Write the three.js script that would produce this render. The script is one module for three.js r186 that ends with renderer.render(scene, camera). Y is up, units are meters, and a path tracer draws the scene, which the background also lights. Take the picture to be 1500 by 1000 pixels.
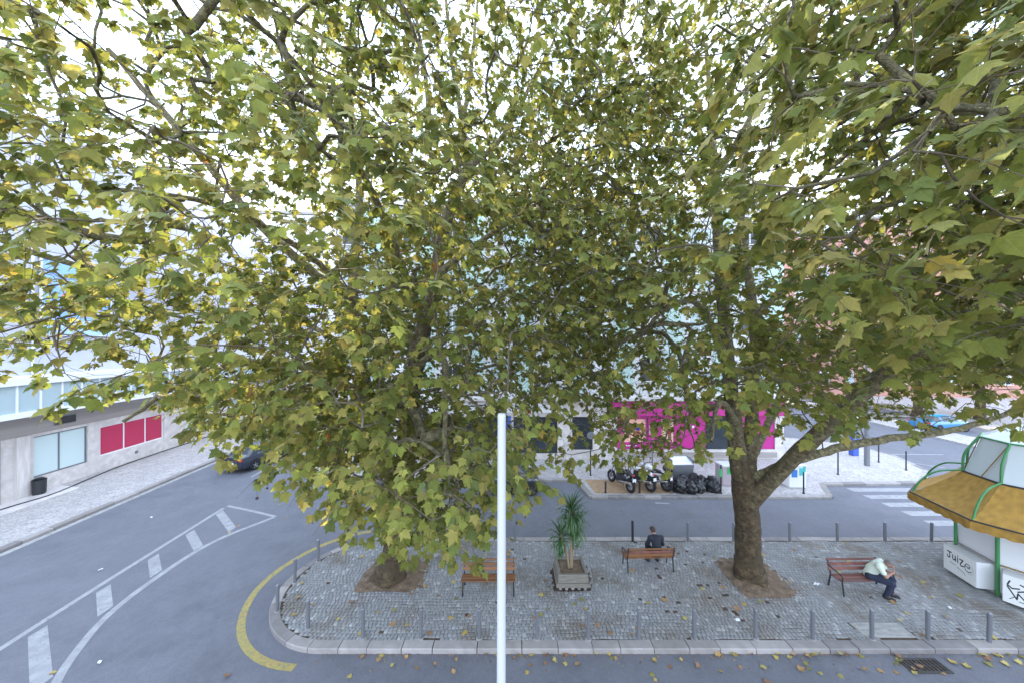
import * as THREE from 'three';
import { mergeGeometries, mergeVertices, toCreasedNormals } from 'three/addons/utils/BufferGeometryUtils.js';
import { RoundedBoxGeometry } from 'three/addons/geometries/RoundedBoxGeometry.js';
import { createNoise2D, createNoise3D } from 'simplex-noise';

// ---------------------------------------------------------------- camera, sky, sun, exposure
const scene = new THREE.Scene();
const camera = new THREE.PerspectiveCamera(90, 1.5, 0.05, 600);   // a very wide lens held level at a third-floor window
camera.position.set(0, 8.1, 0);
camera.lookAt(0, 8.1, -10);
const renderer = new THREE.WebGLRenderer({ antialias: true });
renderer.toneMapping = THREE.LinearToneMapping;
renderer.toneMappingExposure = 4.4;
renderer.shadowMap.enabled = true;

const SUN_AZ = 30 * Math.PI / 180, SUN_EL = 24 * Math.PI / 180;    // behind the houses across the street, a little to the left
const sunDir = new THREE.Vector3(-Math.sin(SUN_AZ) * Math.cos(SUN_EL), Math.sin(SUN_EL), -Math.cos(SUN_AZ) * Math.cos(SUN_EL));
{
  const w = 512, h = 256, d = new Float32Array(w * h * 4), v = new THREE.Vector3();
  const n3 = createNoise3D(seeded(5));
  for (let j = 0; j < h; j++) for (let i = 0; i < w; i++) {
    const el = ((j + 0.5) / h - 0.5) * Math.PI, az = ((i + 0.5) / w - 0.5) * 2 * Math.PI;
    v.set(Math.cos(el) * Math.cos(az), Math.sin(el), Math.cos(el) * Math.sin(az));
    const up = Math.max(0, v.y), t = Math.pow(1 - up, 2.6);
    let c = [0.44 + 0.36 * t, 0.62 + 0.28 * t, 0.95 + 0.10 * t];
    const cl = Math.max(0, Math.min(1, 0.5 + 0.6 * n3(v.x * 2.2, v.y * 4, v.z * 2.2) + 0.3 * n3(v.x * 6, v.y * 10, v.z * 6)));   // thin high veil
    c = c.map((x) => x + (1.0 - x) * cl * 0.45);
    if (v.y < 0) c = [0.32, 0.32, 0.33];
    for (let k = 0; k < 3; k++) d[(j * w + i) * 4 + k] = c[k];
    d[(j * w + i) * 4 + 3] = 1;
  }
  const sky = new THREE.DataTexture(d, w, h, THREE.RGBAFormat, THREE.FloatType);
  sky.mapping = THREE.EquirectangularReflectionMapping;
  sky.magFilter = THREE.LinearFilter; sky.needsUpdate = true;
  scene.background = sky; scene.environment = sky;
}
const sun = new THREE.DirectionalLight(0xfff0d2, 4.8);
sun.position.copy(sunDir).multiplyScalar(90); sun.castShadow = true;
sun.shadow.camera.left = -60; sun.shadow.camera.right = 60; sun.shadow.camera.top = 60; sun.shadow.camera.bottom = -60; sun.shadow.camera.far = 260;
sun.shadow.mapSize.set(4096, 4096);
scene.add(sun, sun.target);

// ---------------------------------------------------------------- helpers
function seeded(a) { return () => { a |= 0; a = (a + 0x6d2b79f5) | 0; let t = Math.imul(a ^ (a >>> 15), 1 | a); t = (t + Math.imul(t ^ (t >>> 7), 61 | t)) ^ t; return ((t ^ (t >>> 14)) >>> 0) / 4294967296; }; }
const V = (x, y, z) => new THREE.Vector3(x, y, -z);              // X to the right, Y up, Z metres away from the window
const used = new Map();
function numbered(name) { const n = used.get(name) ?? 0; used.set(name, n + 1); return n ? name + '_' + String(n).padStart(3, '0') : name; }
function tag(o, label, category, group) { o.userData.label = label; o.userData.category = category; if (group) o.userData.group = group; return o; }
function thing(name, label, category, pos = [0, 0, 0], turn = 0, group) {
  const o = new THREE.Group(); o.name = numbered(name); o.position.set(pos[0], pos[1], -pos[2]); o.rotation.y = turn; scene.add(o);
  return tag(o, label, category, group);
}
function part(name, geo, mat, parent, pos, rot) {
  const m = new THREE.Mesh(geo, mat); m.name = parent === scene ? numbered(name) : name; parent.add(m);
  if (pos) m.position.set(pos[0], pos[1], pos[2]);
  if (rot) m.rotation.set(rot[0], rot[1], rot[2]);
  return m;
}
function structure(name, geo, mat, pos) { const m = part(name, geo, mat, scene, pos); m.userData.kind = 'structure'; return m; }
function copy(o, pos, turn, label) { const c = o.clone(); c.userData = { ...o.userData }; c.name = numbered(o.name.replace(/_\d+$/, '')); c.position.set(pos[0], pos[1], -pos[2]); if (turn !== undefined) c.rotation.y = turn; if (label) c.userData.label = label; scene.add(c); return c; }
const box = (w, h, d, x = 0, y = 0, z = 0) => new THREE.BoxGeometry(w, h, d).translate(x, y, z);
const rbox = (w, h, d, r = 0.02, x = 0, y = 0, z = 0, s = 2) => new RoundedBoxGeometry(w, h, d, s, Math.min(r, w * 0.49, h * 0.49, d * 0.49)).translate(x, y, z);
function flat(geo) { geo = geo.index ? geo.toNonIndexed() : geo; for (const k of Object.keys(geo.attributes)) if (!['position', 'normal', 'uv'].includes(k)) geo.deleteAttribute(k); return geo; }
const join = (...g) => mergeGeometries(g.map(flat));
function rod(a, b, r, sides = 8, r2 = r) {   // a straight round bar between two points
  const d = new THREE.Vector3().subVectors(b, a), g = new THREE.CylinderGeometry(r2, r, d.length(), sides);
  g.applyQuaternion(new THREE.Quaternion().setFromUnitVectors(new THREE.Vector3(0, 1, 0), d.clone().normalize()));
  return g.translate((a.x + b.x) / 2, (a.y + b.y) / 2, (a.z + b.z) / 2);
}
const pt = (x, y, z) => new THREE.Vector3(x, y, z);
const tube = (pts, r, n = 24, sides = 8) => new THREE.TubeGeometry(new THREE.CatmullRomCurve3(pts), n, r, sides);
function sheet(poly, y, uvScale = 1) {       // a level sheet from [X, Z] corners, uv in metres
  const s = new THREE.Shape(poly.map(([x, z]) => new THREE.Vector2(x, z))), g = new THREE.ShapeGeometry(s, 24);
  const p = g.attributes.position, uv = g.attributes.uv;
  for (let i = 0; i < p.count; i++) { const x = p.getX(i), z = p.getY(i); uv.setXY(i, x * uvScale, z * uvScale); p.setXYZ(i, x, y, -z); }
  const ix = g.index.array; for (let i = 0; i < ix.length; i += 3) { const t = ix[i]; ix[i] = ix[i + 1]; ix[i + 1] = t; }
  g.computeVertexNormals(); const n = g.attributes.normal; if (n.getY(0) < 0) { for (let i = 0; i < ix.length; i += 3) { const t = ix[i]; ix[i] = ix[i + 1]; ix[i + 1] = t; } g.computeVertexNormals(); }
  return g;
}
function slab(poly, y0, y1) {                // a solid paving slab from [X, Z] corners
  const s = new THREE.Shape(poly.map(([x, z]) => new THREE.Vector2(x, z))), g = new THREE.ExtrudeGeometry(s, { depth: y1 - y0, bevelEnabled: false });
  g.rotateX(-Math.PI / 2).translate(0, y0, 0); return g;
}

// ---------------------------------------------------------------- computed textures
function tex(size, fn, srgb = true, metres = 1) {      // fn(u, v) -> [r, g, b] linear-ish 0..1, tiles over `metres`
  const d = new Uint8Array(size * size * 4);
  for (let j = 0; j < size; j++) for (let i = 0; i < size; i++) {
    const c = fn(i / size, j / size, i, j), o = (j * size + i) * 4;
    for (let k = 0; k < 3; k++) d[o + k] = Math.max(0, Math.min(255, Math.round(255 * c[k])));
    d[o + 3] = 255;
  }
  const t = new THREE.DataTexture(d, size, size); t.wrapS = t.wrapT = THREE.RepeatWrapping; t.magFilter = THREE.LinearFilter;
  t.minFilter = THREE.LinearMipmapLinearFilter; t.generateMipmaps = true; if (srgb) t.colorSpace = THREE.SRGBColorSpace; t.repeat.set(1 / metres, 1 / metres); t.needsUpdate = true; return t;
}
const nA = createNoise3D(seeded(11)), nB = createNoise3D(seeded(23));
function wrapNoise(u, v, f, n = nA) {                  // tileable noise on a torus-like blend
  const a = u * f, b = v * f, k = (x, y) => n(x, y, 3.7);
  return (k(a, b) * (1 - u) + k(a - f, b) * u) * (1 - v) + (k(a, b - f) * (1 - u) + k(a - f, b - f) * u) * v;
}
const rT = seeded(77);
const asphaltTex = tex(1024, (u, v) => {
  const g = 0.5 + 0.14 * wrapNoise(u, v, 6) + 0.10 * wrapNoise(u, v, 24, nB) + 0.07 * wrapNoise(u, v, 90);
  const s = (rT() - 0.5) * 0.42 + (rT() > 0.985 ? 0.35 : 0);
  const b = 0.415 + 0.16 * (g - 0.5) + s * 0.17;
  return [b * 0.99, b * 1.0, b * 1.06];
}, true, 9);
const asphaltBump = tex(512, () => { const b = rT(); return [b, b, b]; }, false, 2.2);
const paintTex = tex(512, (u, v) => {   // worn road paint: chips of asphalt show through
  const w = wrapNoise(u, v, 16) * 0.5 + wrapNoise(u, v, 60, nB) * 0.5 + (rT() - 0.5) * 0.7;
  const b = w > 0.42 ? 0.42 : 0.58 + 0.06 * wrapNoise(u, v, 5);
  return [b, b, b * 1.01];
}, true, 2.5);
const yellowTex = tex(512, (u, v) => {
  const w = wrapNoise(u, v, 18) * 0.6 + wrapNoise(u, v, 70, nB) * 0.5 + (rT() - 0.5) * 0.8;
  return w > 0.28 ? [0.46, 0.44, 0.40] : [0.64 + 0.05 * wrapNoise(u, v, 6), 0.58, 0.33];
}, true, 2.0);
function stoneTex(size, cells, tone, joint, tint) {   // little limestone setts too far off to pick apart
  const rnd = seeded(size + cells), cx = [], val = [];
  for (let i = 0; i < cells * cells; i++) { cx.push([0.5 + (rnd() - 0.5) * 0.5, 0.5 + (rnd() - 0.5) * 0.5]); val.push(rnd()); }
  return (u, v) => {
    const x = u * cells, y = v * cells, ix = Math.floor(x), iy = Math.floor(y); let a = 9, b = 9, w = 0;
    for (let q = -1; q <= 1; q++) for (let p = -1; p <= 1; p++) {
      const k = ((ix + p + cells) % cells) + ((iy + q + cells) % cells) * cells, dx = ix + p + cx[k][0] - x, dy = iy + q + cx[k][1] - y, d = Math.max(Math.abs(dx), Math.abs(dy)) * 0.6 + Math.hypot(dx, dy) * 0.4;
      if (d < a) { b = a; a = d; w = val[k]; } else if (d < b) b = d;
    }
    const e = Math.min(1, Math.max(0, (b - a - 0.03) / 0.12)), m = joint + (tone + (w - 0.5) * 0.16 - joint) * e + 0.05 * wrapNoise(u, v, 5) + 0.04 * wrapNoise(u, v, 17, nB);
    return [m * tint[0], m * tint[1], m * tint[2]];
  };
}
const setts = tex(1024, stoneTex(1024, 44, 0.68, 0.60, [1, 0.97, 0.95]), true, 3.0);
const settsBump = tex(512, stoneTex(512, 44, 0.8, 0.2, [1, 1, 1]), false, 3.0);
const ochreTex = tex(512, (u, v) => { const m = 0.62 + 0.07 * wrapNoise(u, v, 7) + 0.05 * wrapNoise(u, v, 40, nB) + (rT() - 0.5) * 0.12; return [m, m * 0.83, m * 0.64]; }, true, 3);
const plasterTex = tex(512, (u, v) => { const m = 0.81 + 0.05 * wrapNoise(u, v, 4) + 0.03 * wrapNoise(u, v, 22, nB) + (rT() - 0.5) * 0.03 - (wrapNoise(u * 1, v, 9, nB) > 0.62 ? 0.06 : 0); return [m, m, m * 1.0]; }, true, 6);
const marbleTex = tex(512, (u, v) => { const m = 0.78 + 0.07 * wrapNoise(u, v, 5) + 0.06 * Math.pow(Math.abs(wrapNoise(u, v, 8, nB)), 0.6) + (rT() - 0.5) * 0.03; return [m, m * 0.97, m * 0.95]; }, true, 3);
const concreteTex = tex(512, (u, v) => { const m = 0.60 + 0.09 * wrapNoise(u, v, 5) + 0.06 * wrapNoise(u, v, 30, nB) + (rT() - 0.5) * 0.10; return [m, m * 0.985, m * 0.96]; }, true, 1.5);
const soilTex = tex(512, (u, v) => { const m = 0.43 + 0.10 * wrapNoise(u, v, 8) + 0.10 * wrapNoise(u, v, 40, nB) + (rT() - 0.5) * 0.2; return [m * 1.02, m * 0.86, m * 0.70]; }, true, 1.2);
const barkTex = tex(1024, (u, v) => {   // plane bark: olive-grey plates flaked off to cream and brown
  const p = wrapNoise(u, v, 7) + 0.5 * wrapNoise(u, v, 19, nB), q = wrapNoise(u, v, 11, nB) + 0.4 * wrapNoise(u, v, 34), f = 0.10 * wrapNoise(u, v, 80) + (rT() - 0.5) * 0.10;
  let c = [0.60, 0.58, 0.50]; if (p > 0.25) c = [0.72, 0.69, 0.58]; if (q > 0.3) c = [0.50, 0.48, 0.40]; if (p < -0.45) c = [0.54, 0.47, 0.38];
  return c.map((x) => x + f);
}, true, 1.6);
const barkBump = tex(512, (u, v) => { const m = 0.5 + 0.22 * wrapNoise(u, v * 1, 10) + 0.16 * wrapNoise(u, v, 36, nB) + 0.08 * (rT() - 0.5); return [m, m, m]; }, false, 0.9);
const woodTex = tex(512, (u, v) => { const g = wrapNoise(u * 0.12 + v, v, 60) * 0.08 + wrapNoise(u, v, 6, nB) * 0.06 + (rT() - 0.5) * 0.05; return [0.9 + g, 0.88 + g, 0.85 + g]; }, true, 1);

// ---------------------------------------------------------------- materials
const rgb = (r, g, b) => new THREE.Color().setRGB(r, g, b);
const std = (r, g, b, roughness = 0.8, extra = {}) => new THREE.MeshStandardMaterial({ color: rgb(r, g, b), roughness, ...extra });
const M = {
  asphalt: new THREE.MeshStandardMaterial({ map: asphaltTex, roughness: 0.86, bumpMap: asphaltBump, bumpScale: 0.004 }),
  paint: new THREE.MeshStandardMaterial({ map: paintTex, roughness: 0.75 }),
  yellow: new THREE.MeshStandardMaterial({ map: yellowTex, roughness: 0.8 }),
  setts: new THREE.MeshStandardMaterial({ map: setts, roughness: 0.8, bumpMap: settsBump, bumpScale: 0.008 }),
  ochre: new THREE.MeshStandardMaterial({ map: ochreTex, roughness: 0.9 }),
  plaster: new THREE.MeshStandardMaterial({ map: plasterTex, roughness: 0.85 }),
  lilac: new THREE.MeshStandardMaterial({ map: plasterTex, color: rgb(0.74, 0.76, 0.88), roughness: 0.8 }),
  mint: new THREE.MeshStandardMaterial({ map: plasterTex, color: rgb(0.74, 0.98, 0.90), roughness: 0.85 }),
  pinkWall: new THREE.MeshStandardMaterial({ map: plasterTex, color: rgb(0.80, 0.42, 0.33), roughness: 0.9 }),
  marble: new THREE.MeshStandardMaterial({ map: marbleTex, roughness: 0.45 }),
  greyStone: new THREE.MeshStandardMaterial({ map: marbleTex, color: rgb(0.55, 0.53, 0.52), roughness: 0.6 }),
  concrete: new THREE.MeshStandardMaterial({ map: concreteTex, roughness: 0.9 }),
  weathered: new THREE.MeshStandardMaterial({ map: concreteTex, color: rgb(0.58, 0.54, 0.47), roughness: 0.95, bumpMap: concreteTex, bumpScale: 0.01 }),
  soil: new THREE.MeshStandardMaterial({ map: soilTex, roughness: 1, bumpMap: soilTex, bumpScale: 0.02 }),
  jointSand: new THREE.MeshStandardMaterial({ map: soilTex, color: rgb(0.5, 0.5, 0.5), roughness: 1 }),
  bark: new THREE.MeshStandardMaterial({ map: barkTex, vertexColors: true, roughness: 0.9, bumpMap: barkBump, bumpScale: 0.045 }),
  twig: std(0.12, 0.095, 0.065, 0.9),
  steel: std(0.24, 0.25, 0.27, 0.42, { metalness: 0.6 }),
  darkSteel: std(0.035, 0.037, 0.042, 0.5, { metalness: 0.3 }),
  white: std(0.78, 0.79, 0.80, 0.45),
  whitePole: std(0.46, 0.47, 0.50, 0.4),
  black: std(0.014, 0.014, 0.016, 0.55),
  rubber: std(0.018, 0.018, 0.02, 0.85),
  glass: new THREE.MeshPhysicalMaterial({ color: rgb(0.035, 0.045, 0.055), roughness: 0.06, specularIntensity: 1 }),
  blueGlass: new THREE.MeshPhysicalMaterial({ color: rgb(0.40, 0.50, 0.52), roughness: 0.12 }),
  frosted: new THREE.MeshPhysicalMaterial({ color: rgb(0.58, 0.70, 0.70), roughness: 0.18 }),
  magenta: std(0.50, 0.02, 0.24, 0.5),
  crimson: std(0.48, 0.03, 0.09, 0.35),
  signBlue: std(0.05, 0.11, 0.48, 0.5),
  chrome: std(0.7, 0.7, 0.72, 0.2, { metalness: 1 }),
};
const kerbMats = [0.40, 0.47, 0.54, 0.34].map((k, i) => new THREE.MeshStandardMaterial({ map: marbleTex, color: rgb(k * 1.02, k * 1.0, k * (0.96 + i * 0.015)), roughness: 0.75, bumpMap: asphaltBump, bumpScale: 0.004 }));

// ================================================================ THE SETTING: ground
const road = structure('road', sheet([[-140, -12], [140, -12], [140, 190], [-140, 190]], 0), M.asphalt);
// painted markings: the hatched nose of the turning lane, the yellow line round the island, the zebra, lane lines
function strip(pts, w, y = 0.004) {   // a painted line of width w along [X, Z] points
  const c = new THREE.CatmullRomCurve3(pts.map(([x, z]) => pt(x, 0, z)), false, 'centripetal'), n = pts.length > 2 ? 12 * pts.length : 1, L = [], R = [];
  for (let i = 0; i <= n; i++) { const p = c.getPoint(i / n), t = c.getTangent(i / n); L.push([p.x - t.z * w / 2, p.z + t.x * w / 2]); R.unshift([p.x + t.z * w / 2, p.z - t.x * w / 2]); }
  return sheet([...L, ...R], y);
}
const hatch = new THREE.Group(); hatch.name = 'lane_marking'; hatch.userData.kind = 'structure'; scene.add(hatch);
part('border_line', strip([[-13.05, 4.5], [-13.5, 9], [-13.7, 11.2], [-14.05, 16.6]], 0.17), M.paint, hatch);
part('border_line', strip([[-14.05, 16.85], [-12.5, 16.35], [-10.95, 15.8]], 0.15), M.paint, hatch);
part('border_line', strip([[-8.2, 5.6], [-9.6, 6.9], [-10.83, 8.1], [-11.5, 9.1], [-11.97, 10.1], [-12.22, 11.7], [-12.1, 13.8], [-11, 15.75]], 0.19), M.paint, hatch);
for (const [x0, z0, x1, z1] of [[-13.9, 16.2, -12.05, 14.7], [-13.7, 14.5, -12.32, 13.4], [-13.52, 12.85, -12.42, 11.9], [-13.42, 11.2, -12.22, 10.25], [-13.28, 9.55, -11.1, 8.05], [-13, 7.6, -9.9, 6.2]])
  part('hatch_bar', sheet([[x0, z0 - 0.2], [x1, z1 - 0.2], [x1, z1 + 0.2], [x0, z0 + 0.2]], 0.0045), M.paint, hatch);
{
  const pts = []; for (let a = 262; a >= 108; a -= 7) { const r = 2.95 + 0.4 * Math.min(1, (262 - a) / 80); pts.push([-5 + r * Math.cos(a * Math.PI / 180), 11.4 + r * Math.sin(a * Math.PI / 180)]); }
  structure('yellow_line', strip(pts, 0.2, 0.0046), M.yellow);
}
const zebra = new THREE.Group(); zebra.name = 'zebra_crossing'; zebra.userData.kind = 'structure'; scene.add(zebra);
for (let i = 0; i < 5; i++) part('stripe', sheet([[18.5 + i * 0.03, 18.45 - i * 0.86], [22.7, 18.45 - i * 0.86], [22.7, 18.9 - i * 0.86], [18.5 + i * 0.03, 18.9 - i * 0.86]], 0.004), M.paint, zebra);
const lines = new THREE.Group(); lines.name = 'lane_lines'; lines.userData.kind = 'structure'; scene.add(lines);
for (const [a, b] of [[[-15.6, 20.4], [-16.1, 26]], [[26.6, 24.6], [31, 24.5]], [[26.2, 23.4], [27.8, 21.9]], [[28.5, 21], [30, 19.6]], [[7.2, 17.15], [7.9, 17.1]]]) part('line', strip([a, b], 0.13), M.paint, lines);

// kerbs: every stone its own mesh
const rK = seeded(31);
function kerb(name, at, length, w = 0.27, h = 0.13, stone = 0.98) {   // at(s) -> [X, Z, nx, nz], n points to the road
  const g = new THREE.Group(); g.name = numbered(name); g.userData.kind = 'structure'; scene.add(g);
  let s = 0;
  while (s < length - 0.1) {
    const l = Math.min(stone * (0.72 + rK() * 0.5), length - s), gap = 0.006 + rK() * 0.008, lift = (rK() - 0.5) * 0.014, cols = 5, ring = [], prof = [[0, -0.1], [0, h - 0.022], [0.022, h], [w, h], [w, -0.1]];
    for (let i = 0; i < cols; i++) { const [x, z, nx, nz] = at(s + gap + (l - 2 * gap) * i / (cols - 1)); ring.push(prof.map(([o, y]) => pt(x - nx * o, y + lift, -(z - nz * o)))); }
    const pos = [], uv = [], quad = (a, b, c, d) => { pos.push(...a, ...b, ...c, ...a, ...c, ...d); const f = (q) => [q.x + q.y * 0.7, q.z + q.y]; uv.push(...f(a), ...f(b), ...f(c), ...f(a), ...f(c), ...f(d)); };
    for (let i = 0; i < cols - 1; i++) for (let k = 0; k < 4; k++) quad(ring[i][k], ring[i][k + 1], ring[i + 1][k + 1], ring[i + 1][k]);
    for (const e of [ring[0], [...ring[cols - 1]].reverse()]) { quad(e[0], e[4], e[3], e[1]); quad(e[1], e[3], e[2], e[2]); }
    const b = new THREE.BufferGeometry(); b.setAttribute('position', new THREE.BufferAttribute(new Float32Array(pos), 3)); b.setAttribute('uv', new THREE.BufferAttribute(new Float32Array(uv), 2)); b.computeVertexNormals();
    part('kerb_stone', b, kerbMats[Math.floor(rK() * 4)], g); s += l;
  }
  return g;
}
const lineAt = (x0, z0, x1, z1, nx, nz) => { const L = Math.hypot(x1 - x0, z1 - z0); return [(s) => [x0 + (x1 - x0) * s / L, z0 + (z1 - z0) * s / L, nx, nz], L]; };
// the cobbled island: a long tongue with a round end
const IZ0 = 8.85, IZ1 = 13.95, IR = 2.55, ICX = -5, ICZ = 11.4, IX1 = 27;
kerb('island_kerb', (s) => { const f = IX1 - ICX; if (s < f) return [IX1 - s, IZ0, 0, -1]; const a = (s - f) / IR; if (a < Math.PI) return [ICX - IR * Math.sin(a), ICZ - IR * Math.cos(a), -Math.sin(a), -Math.cos(a)]; return [ICX + (s - f - Math.PI * IR), IZ1, 0, 1]; }, 2 * (IX1 - ICX) + Math.PI * IR);
const inIsland = (x, z, m) => x > ICX ? z > IZ0 + m && z < IZ1 - m && x < IX1 : Math.hypot(x - ICX, z - ICZ) < IR - m;
{
  const poly = [[IX1, IZ0 + 0.2], [ICX, IZ0 + 0.2]]; for (let a = 270; a >= 90; a -= 6) poly.push([ICX + (IR - 0.2) * Math.cos(a * Math.PI / 180), ICZ + (IR - 0.2) * Math.sin(a * Math.PI / 180)]); poly.push([IX1, IZ1 - 0.2]);
  const island = structure('island_paving', sheet(poly, 0.096), M.jointSand);
  // granite cubes, laid in courses; too small to pick apart, so one instanced part
  const rnd = seeded(404), n2 = createNoise2D(seeded(8)), items = [];
  const pits = [[-4.95, -3.07, 11.0, 12.5], [7.45, 9.05, 10.78, 12.45], [9.55, 10.95, 9.2, 9.72], [1.35, 2.6, 10.95, 12.1]];
  for (let z = IZ0 + 0.3, row = 0; z < IZ1 - 0.27; row++) {
    const d = 0.098 + rnd() * 0.016; let x = -7.5 + rnd() * 0.1;
    while (x < 22.5) {
      const w = 0.086 + rnd() * 0.042, cx = x + w / 2, wav = 0.05 * n2(cx * 0.35, z * 0.3) + 0.02 * n2(cx * 1.3, z), cz = z + d / 2 + wav; x += w + 0.007;
      if (!inIsland(cx, cz, 0.31) || pits.some(([a, b, c, e], k) => { const j = k < 2 ? 0.09 * n2(cx * 3, cz * 3) : 0; return cx > a + j && cx < b + j && cz > c + j && cz < e + j; })) continue;
      const loose = n2(cx * 0.5 + 9, cz * 0.6), dirt = Math.max(0, n2(cx * 0.42 + 3, cz * 0.5 - 4) + 0.35 * n2(cx * 1.7, cz * 1.9) - 0.12), nearTree = Math.max(0, 1 - Math.hypot(cx - 6.6, (cz - 10.6) * 1.2) / 2.6);
      if (rnd() < 0.004 + nearTree * 0.06) continue;
      items.push([cx, 0.105 + (rnd() - 0.5) * 0.010 + 0.012 * loose - nearTree * 0.008, cz, w, d, (rnd() - 0.5) * 0.12, Math.min(1, dirt * 1.2 + nearTree * 0.55), rnd()]);
    }
    z += d + 0.007;
  }
  const cube = new THREE.BufferGeometry();   // a cube top with worn, bevelled shoulders
  { const P = [], q = (a, b, c, d) => P.push(...a, ...b, ...c, ...a, ...c, ...d), t = 0.36, s = 0.5; const T = [[-t, 0.02, t], [t, 0.02, t], [t, 0.02, -t], [-t, 0.02, -t]], S = [[-s, 0.004, s], [s, 0.004, s], [s, 0.004, -s], [-s, 0.004, -s]], B = S.map(([x, , z]) => [x, -0.05, z]); q(...T); for (let i = 0; i < 4; i++) { const k = (i + 1) % 4; q(S[i], S[k], T[k], T[i]); q(B[i], B[k], S[k], S[i]); } cube.setAttribute('position', new THREE.BufferAttribute(new Float32Array(P), 3)); cube.computeVertexNormals(); }
  const im = new THREE.InstancedMesh(cube, std(1, 1, 1, 0.78), items.length); im.name = 'cobblestones'; im.userData.kind = 'stuff'; island.add(im);
  const m4 = new THREE.Matrix4(), q4 = new THREE.Quaternion(), e = new THREE.Euler(), col = new THREE.Color();
  items.forEach(([x, y, z, w, d, a, dirt, k], i) => {
    e.set((rnd() - 0.5) * 0.07, a, (rnd() - 0.5) * 0.07); m4.compose(pt(x, y, -z), q4.setFromEuler(e), pt(w, 1, d)); im.setMatrixAt(i, m4);
    const t = 0.225 + 0.075 * k + (k > 0.93 ? 0.07 : 0), c = [t, t, t * 0.985], b = [0.15 + 0.05 * k, 0.125 + 0.04 * k, 0.095 + 0.035 * k];
    im.setColorAt(i, col.setRGB(...c.map((v, j) => v + (b[j] - v) * dirt * 0.7)));
  });
  // bare earth round the two trunks, and a concrete cover let into the paving
  const mound = (x0, x1, z0, z1, tx, tz) => { const g = new THREE.PlaneGeometry(x1 - x0 + 0.3, z1 - z0 + 0.3, 30, 30).rotateX(-Math.PI / 2).translate((x0 + x1) / 2, 0, -(z0 + z1) / 2), p = g.attributes.position; for (let i = 0; i < p.count; i++) { const x = p.getX(i), z = -p.getZ(i), r = Math.hypot(x - tx, z - tz); p.setY(i, 0.1 + 0.10 * Math.exp(-r * r / 0.8) + 0.018 * n2(x * 3, z * 3) + 0.01 * n2(x * 9, z * 9)); } g.computeVertexNormals(); return g; };
  part('earth_pit', mound(-4.95, -3.07, 11.0, 12.5, -4.1, 11.5), M.soil, island);
  part('earth_pit', mound(7.45, 9.05, 10.78, 12.45, 8.1, 11.6), M.soil, island);
  part('concrete_cover', rbox(1.36, 0.06, 0.48, 0.01).translate(10.25, 0.1, -9.46), M.concrete, island);
}
// left pavement
const leftX = (z) => -19.85 - 0.05 * (z - 13);
structure('pavement', slab([[-19.3, 2], [leftX(60), 60], [-60, 60], [-60, 2]], -0.05, 0.12), M.setts);
{ const [f, L] = lineAt(-19.05, 2, leftX(60) + 0.27, 60, 1, -0.05); kerb('pavement_kerb', f, L, 0.27, 0.13, 1.1); }
structure('pavement_slab_strip', slab([[-24.7, 8], [-22.9, 8], [-23.6, 18.6], [-25.25, 19]], 0.1, 0.155), M.marble);
structure('gutter', strip([[-18.86, 2], [leftX(60) + 0.42, 60]], 0.26, 0.005), M.concrete);
// far pavement with its rounded corner, the ochre bay for motorcycles and the raised tip
const farEdge = [[-16.6, 60], [-15.4, 26], [-14.7, 23.6], [-13.2, 21.8], [-10.6, 20.5], [-7, 19.85], [3.7, 19.8], [4.1, 17.65], [16.5, 17.65], [17.5, 19.2], [23.4, 19.4], [25.8, 21.2], [26.9, 24], [26.3, 26.7], [24, 27.8], [19, 31], [19, 60]];
structure('pavement', slab([...farEdge].reverse(), -0.05, 0.12), M.setts);
farEdge.slice(0, -1).forEach(([x0, z0], i) => { const [x1, z1] = farEdge[i + 1], L = Math.hypot(x1 - x0, z1 - z0), nx = -(z0 - z1) / L, nz = (x0 - x1) / L; const [f] = lineAt(x0, z0, x1, z1, nx, nz); kerb('pavement_kerb', (s) => { const [a, b] = f(s); return [a + nx * 0.1, b + nz * 0.1, nx, nz]; }, L, 0.27, 0.13, 1.05); });
structure('motorcycle_bay', sheet([[4.4, 17.95], [8.5, 17.95], [8.1, 19.75], [4.2, 19.75]], 0.126), M.ochre);
structure('pavement', slab([[35.4, 26], [38.5, 26], [41, 60], [37.5, 60]], -0.05, 0.12), M.setts);
structure('pavement', slab([[44, 30], [90, 34], [90, 80], [47, 80]], -0.05, 0.12), M.setts);
structure('pavement', slab([[-30, 3.2], [30, 3.2], [30, -1], [-30, -1]], -0.05, 0.12), M.setts);

// ================================================================ buildings
function wallWithHoles(x0, x1, y0, y1, holes, t = 0.3) {   // faces +z, front face at z = 0
  const s = new THREE.Shape([[x0, y0], [x1, y0], [x1, y1], [x0, y1]].map(([a, b]) => new THREE.Vector2(a, b)));
  for (const [a, b, c, d] of holes) s.holes.push(new THREE.Path([[a, c], [a, d], [b, d], [b, c]].map(([u, v]) => new THREE.Vector2(u, v))));
  return new THREE.ExtrudeGeometry(s, { depth: t, bevelEnabled: false }).translate(0, 0, -t);
}
function frameGeo(x0, x1, y0, y1, z, t = 0.06, d = 0.08, mull = []) {
  const g = [box(x1 - x0, t, d, (x0 + x1) / 2, y0 + t / 2, z), box(x1 - x0, t, d, (x0 + x1) / 2, y1 - t / 2, z), box(t, y1 - y0 - 2 * t, d, x0 + t / 2, (y0 + y1) / 2, z), box(t, y1 - y0 - 2 * t, d, x1 - t / 2, (y0 + y1) / 2, z)];
  for (const m of mull) g.push(box(t * 0.8, y1 - y0 - 2 * t, d * 0.9, m, (y0 + y1) / 2, z));
  return join(...g);
}
const pane = (x0, x1, y0, y1, z) => box(x1 - x0, y1 - y0, 0.02, (x0 + x1) / 2, (y0 + y1) / 2, z);
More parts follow.
